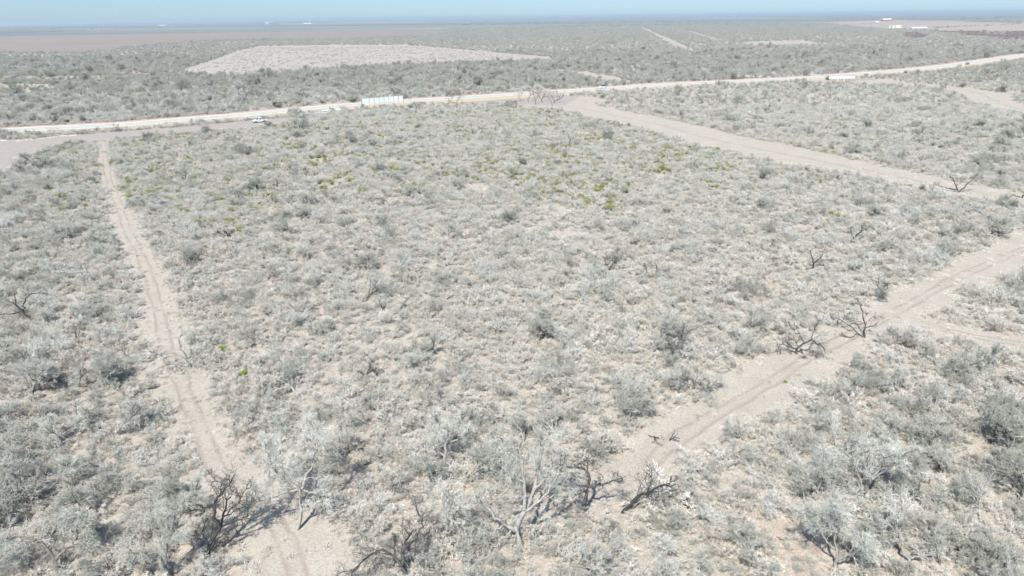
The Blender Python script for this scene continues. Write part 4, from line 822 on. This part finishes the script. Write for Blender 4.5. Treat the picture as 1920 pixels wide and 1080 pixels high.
# cleared field stubble
cf = POLY[[i for i, p in enumerate(POLY)][len(POLY) - 6]] if False else G([(330, 139), (484, 89), (760, 87), (980, 104), (900, 114), (560, 131), (450, 140)])
x0, y0 = cf.min(0); x1, y1 = cf.max(0); X = rg.uniform(x0, x1, 6500); Y = rg.uniform(y0, y1, 6500); k = inpoly(X, Y, cf); X, Y = X[k], Y[k]; k = rg.random(len(X)) < vnoise(X, Y, 22) * 1.1; X, Y = X[k], Y[k]
STB = np.stack([X, Y, rg.random(len(X)) * 6.28, rg.uniform(1.2, 2.8, len(X)), rg.uniform(.6, .9, len(X))], 1)
P_s = [p[2] for p in PROTO['sub']]
mass('undergrowth', np.concatenate([rows7(SUB), rows7(STB)]), ridx.integers(0, 4, len(SUB) + len(STB)), P_s, 'low dry undergrowth between the bushes and on the cleared field', 'undergrowth', MT['twig'])
P_q = [p[2] for p in PROTO['grass']]
mass('dry_grass', rows7(GRS), ridx.integers(0, 3, len(GRS)), P_q, 'straw-coloured dry grass tussocks on the ground of the near brush', 'grass', MT['straw'])

# ------------------------------------------------------------------ vehicles
def wheels(e, xs, w, r_, y):
    for x in xs:
        for s in (-1, 1):
            tq = MB().cyl((x, s * y - (w if s > 0 else 0), r_), 'y', r_, w, 24).build('wheel', MT['rubber'], e, 0.03)
            MB().cyl((x, s * y - (0.0 if s > 0 else 0.012), r_), 'y', r_ * 0.62, 0.012, 18).build('rim', MT['rim'], tq)
def pickup(loc, rz, label):
    e = empty('pickup_truck', loc, rz); tag(e, label, 'pickup truck', None)
    hw = 0.99      # front of the truck is +x
    arch = lambda cx, r: [(cx + r * math.cos(a), 0.42 + r * math.sin(a)) for a in np.linspace(0, math.pi, 9)]
    low = [(2.92, 0.45)] + [(x, z) for x, z in arch(1.95, 0.50)] + [(x, z) for x, z in arch(-1.75, 0.50)] + [(-2.9, 0.5)]
    top = [(-2.92, 1.22), (-0.9, 1.22), (-0.9, 1.20), (1.05, 1.20), (1.25, 1.17), (2.55, 1.08), (2.88, 0.98), (2.95, 0.72)]
    b = MB(); b.prism(low + top, -hw, hw, [0.02] * len(low) + [0.05] * len(top)); b.build('body', MT['white'], e)
    c = MB(); c.prism([(-0.92, 1.19), (1.12, 1.16), (0.45, 1.86), (0.25, 1.90), (-0.75, 1.90), (-0.88, 1.80)], -0.93, 0.93, [0.0, 0.0, 0.17, 0.19, 0.19, 0.16]); c.build('cab', MT['white'], e)
    for s in (-1, 1):
        for x0, x1, x2, x3 in ((0.16, 0.82, 0.38, 0.16), (-0.78, 0.06, 0.06, -0.72)):
            P = [(x0, 1.27), (x1, 1.25), (x2, 1.74), (x3, 1.76)]
            yy = lambda z: s * (0.945 - (z - 1.17) * 0.235)
            mk('side_window', [(x, yy(z) + s * 0.012, z) for x, z in P] + [(x, yy(z) - s * 0.01, z) for x, z in P], [(0, 1, 2, 3), (7, 6, 5, 4), (0, 4, 5, 1), (1, 5, 6, 2), (2, 6, 7, 3), (3, 7, 4, 0)], MT['glass'], e)
        MB().box(0.75, 0.95, s * 1.0 - .1, s * 1.0 + .1, 1.22, 1.40).build('mirror', MT['white'], e, 0.02)
        MB().box(2.86, 2.96, s * 0.72 - .18, s * 0.72 + .18, 0.80, 0.97).build('headlight', MT['lamp'], e, 0.01)
        MB().box(-2.96, -2.88, s * 0.86 - .07, s * 0.86 + .07, 0.85, 1.15).build('tail_light', MT['red'], e, 0.01)
    MB().prism([(1.13, 1.185), (1.08, 1.26), (0.52, 1.83), (0.50, 1.81)], -0.78, 0.78, [0, 0.02, 0.10, 0.1]).build('windscreen', MT['glass'], e)
    MB().box(-2.80, -1.0, -0.80, 0.80, 1.20, 1.235).build('cargo_bed', MT['dark'], e)  # black slab on the solid body, painting the shade inside an open bed
    MB().box(2.9, 3.02, -0.92, 0.92, 0.45, 0.68).build('front_bumper', MT['chrome'], e, 0.03); MB().box(-3.05, -2.9, -0.92, 0.92, 0.48, 0.68).build('rear_bumper', MT['chrome'], e, 0.03)
    MB().box(2.93, 2.975, -0.5, 0.5, 0.72, 0.95).build('grille', MT['dark'], e)
    wheels(e, (1.95, -1.75), 0.27, 0.41, 0.98); return e
def suv(loc, rz, label, paint, roofm, cat='suv', name='suv', L=4.8, h=1.72):
    e = empty(name, loc, rz); tag(e, label, cat)
    a = L / 2; arch = lambda cx, r: [(cx + r * math.cos(t), 0.36 + r * math.sin(t)) for t in np.linspace(0, math.pi, 9)]
    low = [(a - .05, .35)] + arch(a - 0.95, .42) + arch(-a + 0.95, .42) + [(-a + .03, .4)]
    top = [(-a, .95), (-a + .1, 1.05), (a - 1.3, 1.03), (a - .25, .88), (a, .7)]
    MB().prism(low + top, -.93, .93, [0.02] * len(low) + [.06] * len(top)).build('body', paint, e)
    MB().prism([(-a + .12, 1.04), (a - 1.35, 1.02), (a - 2.0, h - .06), (a - 2.3, h), (-a + .6, h), (-a + .35, h - .1)], -.88, .88, [0, 0, .16, .18, .18, .16]).build('cabin', roofm, e)
    for s in (-1, 1):
        P = [(-a + .4, 1.10), (a - 1.6, 1.08), (a - 2.15, h - .16), (-a + .6, h - .16)]; yy = lambda z: s * (0.892 - (z - 1.04) * 0.24)
        mk('side_window', [(x, yy(z) + s * .012, z) for x, z in P] + [(x, yy(z) - s * .01, z) for x, z in P], [(0, 1, 2, 3), (7, 6, 5, 4), (0, 4, 5, 1), (1, 5, 6, 2), (2, 6, 7, 3), (3, 7, 4, 0)], MT['glass'], e)
        MB().box(a - .2, a - .02, s * .7 - .16, s * .7 + .16, .62, .78).build('headlight', MT['lamp'], e, .01); MB().box(-a - .03, -a + .05, s * .78 - .1, s * .78 + .1, .7, .95).build('tail_light', MT['red'], e, .01)
    MB().prism([(a - 1.34, 1.04), (a - 1.40, 1.12), (a - 1.98, h - .1), (a - 2.0, h - .13)], -.74, .74, [0, .02, .08, .08]).build('windscreen', MT['glass'], e)
    wheels(e, (a - .95, -a + .95), .22, .35, .90); return e
def road_dir(x):
    i = int(np.argmin(np.abs(ROAD[:, 0] - x))); return math.atan2(_T[i, 1], _T[i, 0])
g = gp(487, 229.5); pickup((g[0], g[1], 0.05), road_dir(g[0]) + math.pi, 'white crew cab pickup truck parked on the dirt strip beside the road')
g = gp(1131, 165.5); suv((g[0], g[1], 0.15), road_dir(g[0]) + math.pi, 'white and dark blue car driving on the road near the middle', MT['white'], MT['navy'], 'car', 'suv')
g = gp(1813, 121.5); suv((g[0], g[1], 0.15), road_dir(g[0]) + math.pi, 'dark grey car on the road at the far right', MT['grey'], MT['grey'], 'car', 'suv')
g = gp(606, 214); suv((g[0], g[1], 0.05), road_dir(g[0]) + math.pi, 'white car half hidden behind brush beside the road', MT['white'], MT['white'], 'car', 'parked_car', 4.7, 1.5)

# ------------------------------------------------------------------ roadside things
def panel_fence(pa, pb, n, hp, label, low=False, extra=(), ph=2.5):
    a, b = gp(*pa), gp(*pb); ang = math.atan2(*(b - a)[::-1]); L = float(np.linalg.norm(b - a))
    e = empty('panel_fence', (a[0], a[1], 0), ang); tag(e, label, 'fence')
    xs = [0] + [L * (1.45 / (n + .45)) + i * L / (n + .45) for i in range(n)]
    for x in xs: MB().cyl((x, 0, 0), 'z', 0.06, hp, 8).build('post', MT['post'], e)
    for x0, x1 in zip(xs[:-1], xs[1:]): MB().box(x0 + .2, x1 - .14, -.05, .05, hp - ph, hp - .1).build('panel', MT['panel'], e, .02)
    if low:
        for z in (0.7, 1.5): MB().box(0, L, .12, .17, z, z + .09).build('rail', MT['post'], e)
    for k in extra: MB().box(xs[k] + .5, xs[k] + 1.7, -.12, -.07, 1.5, 2.4).build('plate', MT['yellow'], e, .01)
    return e
panel_fence((680, 206.5), (757, 199.5), 8, 5.2, 'row of bright white panels on slim posts beside the road left of centre')
panel_fence((1552, 157), (1602, 156), 8, 4.2, 'white panels on rusty posts with two yellow plates beside the far road', True, (2, 4), 1.3)
for i, (px, py, la) in enumerate([(579, 196.5, 'slim white marker post on the far side of the road'), (628, 205.5, 'slim white marker post on the near side of the road')]):
    g = gp(px, py); e = empty('marker_post', (g[0], g[1], 0)); tag(e, la, 'post', 'white marker posts along the road')
    MB().cyl((0, 0, 0), 'z', .16, 2.2, 10, .13).build('post', MT['wpost'], e); MB().box(-.1, .1, -.19, -.165, 1.6, 1.9).build('reflector', MT['yellow'], e)
# wire fence along the far side of the road
e = empty('wire_fence', (0, 0, 0)); tag(e, 'long wire fence on thin posts along the far side of the road', 'fence')
FP = ROAD + _N * (HWR + 5.4); dist = np.r_[0, np.cumsum(np.linalg.norm(np.diff(FP, axis=0), axis=1))]
tt = np.linspace(60, min(dist[-1], 900), 98); fx, fy = np.interp(tt, dist, FP[:, 0]), np.interp(tt, dist, FP[:, 1])
pm = MB().cyl((0, 0, 0), 'z', .07, 1.9, 8).build('post', MT['post'], e); pm.location = (fx[0], fy[0], 0)
for x, y in zip(fx[1:], fy[1:]):
    c = pm.copy(); COL.objects.link(c); c.parent = e; c.location = (x, y, 0)
WP = [np.stack([fx, fy, np.full(len(fx), z)], 1) for z in (.4, .8, 1.2, 1.6)]
v, f = tubes(np.array(WP), .012, .012); mk('wires', v, f, MT['wire'], e)
# rubble lines on the dirt strip at the left, and the rubble and brush pile on the far side of the road
def rubble(name, pts, n, spread, size, label, m):
    rr = np.random.default_rng(len(label)); a, b = gp(*pts[0]), gp(*pts[1]); V, F = [], []
    ico = np.array([(0, 0, 1), (1, 0, 0), (0, 1, 0), (-1, 0, 0), (0, -1, 0), (0, 0, -1)], float); fa = [(0, 1, 2), (0, 2, 3), (0, 3, 4), (0, 4, 1), (5, 2, 1), (5, 3, 2), (5, 4, 3), (5, 1, 4)]
    c0 = (a + b) / 2
    for i in range(n):
        p = a + (b - a) * rr.random() + rr.normal(0, spread, 2) - c0; s = size * rr.uniform(.4, 1.3); q = ico * rr.uniform(.6, 1.3, (6, 3)) * s; q[:, 2] *= .55
        k = len(V); V += [tuple(x + np.array((p[0], p[1], s * .2))) for x in q]; F += [tuple(k + j for j in t) for t in fa]
    o = mk(name, V, F, m); o.location = (c0[0], c0[1], 0.05); tag(o, label, 'rubble', None, 'stuff'); return o
rubble('rubble', ((30, 265), (104, 257)), 90, .7, .24, 'line of pale rubble along the dirt strip at the left', MT['stone'])
rubble('rubble', ((108, 256), (140, 254)), 60, .5, .3, 'short run of pale rubble right of the long one', MT['stone'])
rubble('rubble', ((-20, 264.5), (8, 264)), 40, .7, .3, 'pale rubble at the left edge of the dirt strip', MT['stone'])
rubble('rubble', ((615, 209), (640, 206)), 420, 1.6, .5, 'pale heap of caliche beside the road left of the panels', MT['stone'])
rubble('rubble', ((1380, 144), (1424, 143)), 500, 3.0, .8, 'pale pile of cleared debris on the far side of the road', MT['stone'])

# ------------------------------------------------------------------ far buildings
def barn(px, py, w, d, h, rm, wm, label, cat='barn', name='barn', rise=.28, doors=2):
    g = gp(px, py); e = empty(name, (g[0], g[1], 0.3), rad(4)); tag(e, label, cat)
    MB().prism([(-w / 2, 0), (w / 2, 0), (w / 2, h), (-w / 2, h)], -d / 2, d / 2).build('wall', wm, e)
    r_ = MB(); o = .5
    b = [(-w / 2 - o, -d / 2 - o, h + .05), (w / 2 + o, -d / 2 - o, h + .05), (w / 2 + o, 0, h + d * rise), (-w / 2 - o, 0, h + d * rise), (-w / 2 - o, d / 2 + o, h + .05), (w / 2 + o, d / 2 + o, h + .05)]
    r_.v = b; r_.f = [(0, 1, 2, 3), (3, 2, 5, 4), (0, 3, 4), (1, 5, 2), (0, 4, 5, 1)]; r_.build('roof', rm, e)
    for i in range(doors):
        x = -w / 2 + w * (i + .5) / doors; MB().box(x - w * .06, x + w * .06, -d / 2 - .06, -d / 2 - .003, .05, h * .75).build('door', MT['doorm'], e)
    return e
barn(1662, 39.3, 46, 18, 6, MT['wroof'], MT['rroof'], 'long red and white barn on the horizon at the right')
barn(1643, 43.8, 14, 10, 4, MT['wroof'], MT['wall'], 'small white shed in the pasture left of the far tanks', 'shed', 'shed')
barn(1722, 55.2, 38, 9, 3, MT['wroof'], MT['wall'], 'long low white building at the edge of the far pasture')
barn(501, 45.5, 30, 22, 11, MT['wroof'], MT['wall'], 'white building on the left horizon beyond the ploughed field', 'building', 'building')
barn(577, 45.8, 64, 20, 6, MT['wroof'], MT['wall'], 'longest white building on the left horizon', 'building', 'building', doors=4)
barn(507, 42.2, 36, 24, 14, MT['wroof'], MT['wall'], 'pale building just behind the white one on the left horizon', 'building', 'building')
barn(975, 35.3, 24, 18, 8, MT['wroof'], MT['wall'], 'small white building alone on the centre horizon', 'building', 'building')
barn(633, 40.5, 40, 18, 6, MT['wroof'], MT['wall'], 'faint pale building on the horizon right of the longest one', 'building', 'building')
barn(305, 49.0, 50, 16, 5, MT['wroof'], MT['wall'], 'low pale building far off on the left horizon', 'building', 'building')
for i, px in enumerate((1675, 1680.5, 1684, 1687.5)):
    g = gp(px, 52.5); e = empty('storage_tank', (g[0], g[1], .3)); tag(e, f'{("leftmost", "second", "third", "rightmost")[i]} of the four cream storage tanks in the far pasture', 'tank', 'cream storage tanks in the far pasture')
    MB().cyl((0, 0, 0), 'z', 2.6, 6.2, 24).build('tank_wall', MT['cream'], e); MB().cyl((0, 0, 6.2), 'z', 2.7, .8, 24, .3).build('tank_roof', MT['cream'], e)
g = gp(1668, 53); e = empty('storage_tank', (g[0], g[1], .3)); tag(e, 'slim cream tower tank standing left of the four tanks', 'tank'); MB().cyl((0, 0, 0), 'z', 1.6, 6.5, 18).build('tank_wall', MT['cream'], e); MB().cyl((0, 0, 6.5), 'z', 1.7, .7, 18, .2).build('tank_roof', MT['cream'], e)
g = gp(895.5, 42.5); e = empty('marker_post', (g[0], g[1], .2)); tag(e, 'white vertical post at the corner of the ploughed field', 'post'); MB().cyl((0, 0, 0), 'z', .9, 7, 10, .7).build('post', MT['wpost'], e)

# ------------------------------------------------------------------ air
m = bpy.data.materials.new('air'); m.use_nodes = True; n = m.node_tree.nodes; n.clear()
pv = n.new('ShaderNodeVolumePrincipled'); pv.inputs['Color'].default_value = (0.74, 0.88, 0.96, 1); pv.inputs['Density'].default_value = 0.00010; pv.inputs['Anisotropy'].default_value = 0.2
mo = n.new('ShaderNodeOutputMaterial'); m.node_tree.links.new(pv.outputs[0], mo.inputs['Volume'])
hz = MB().box(-31000, 31000, -31000, 31000, -1.0, 55.0).build('haze', m); hz['kind'] = 'stuff'
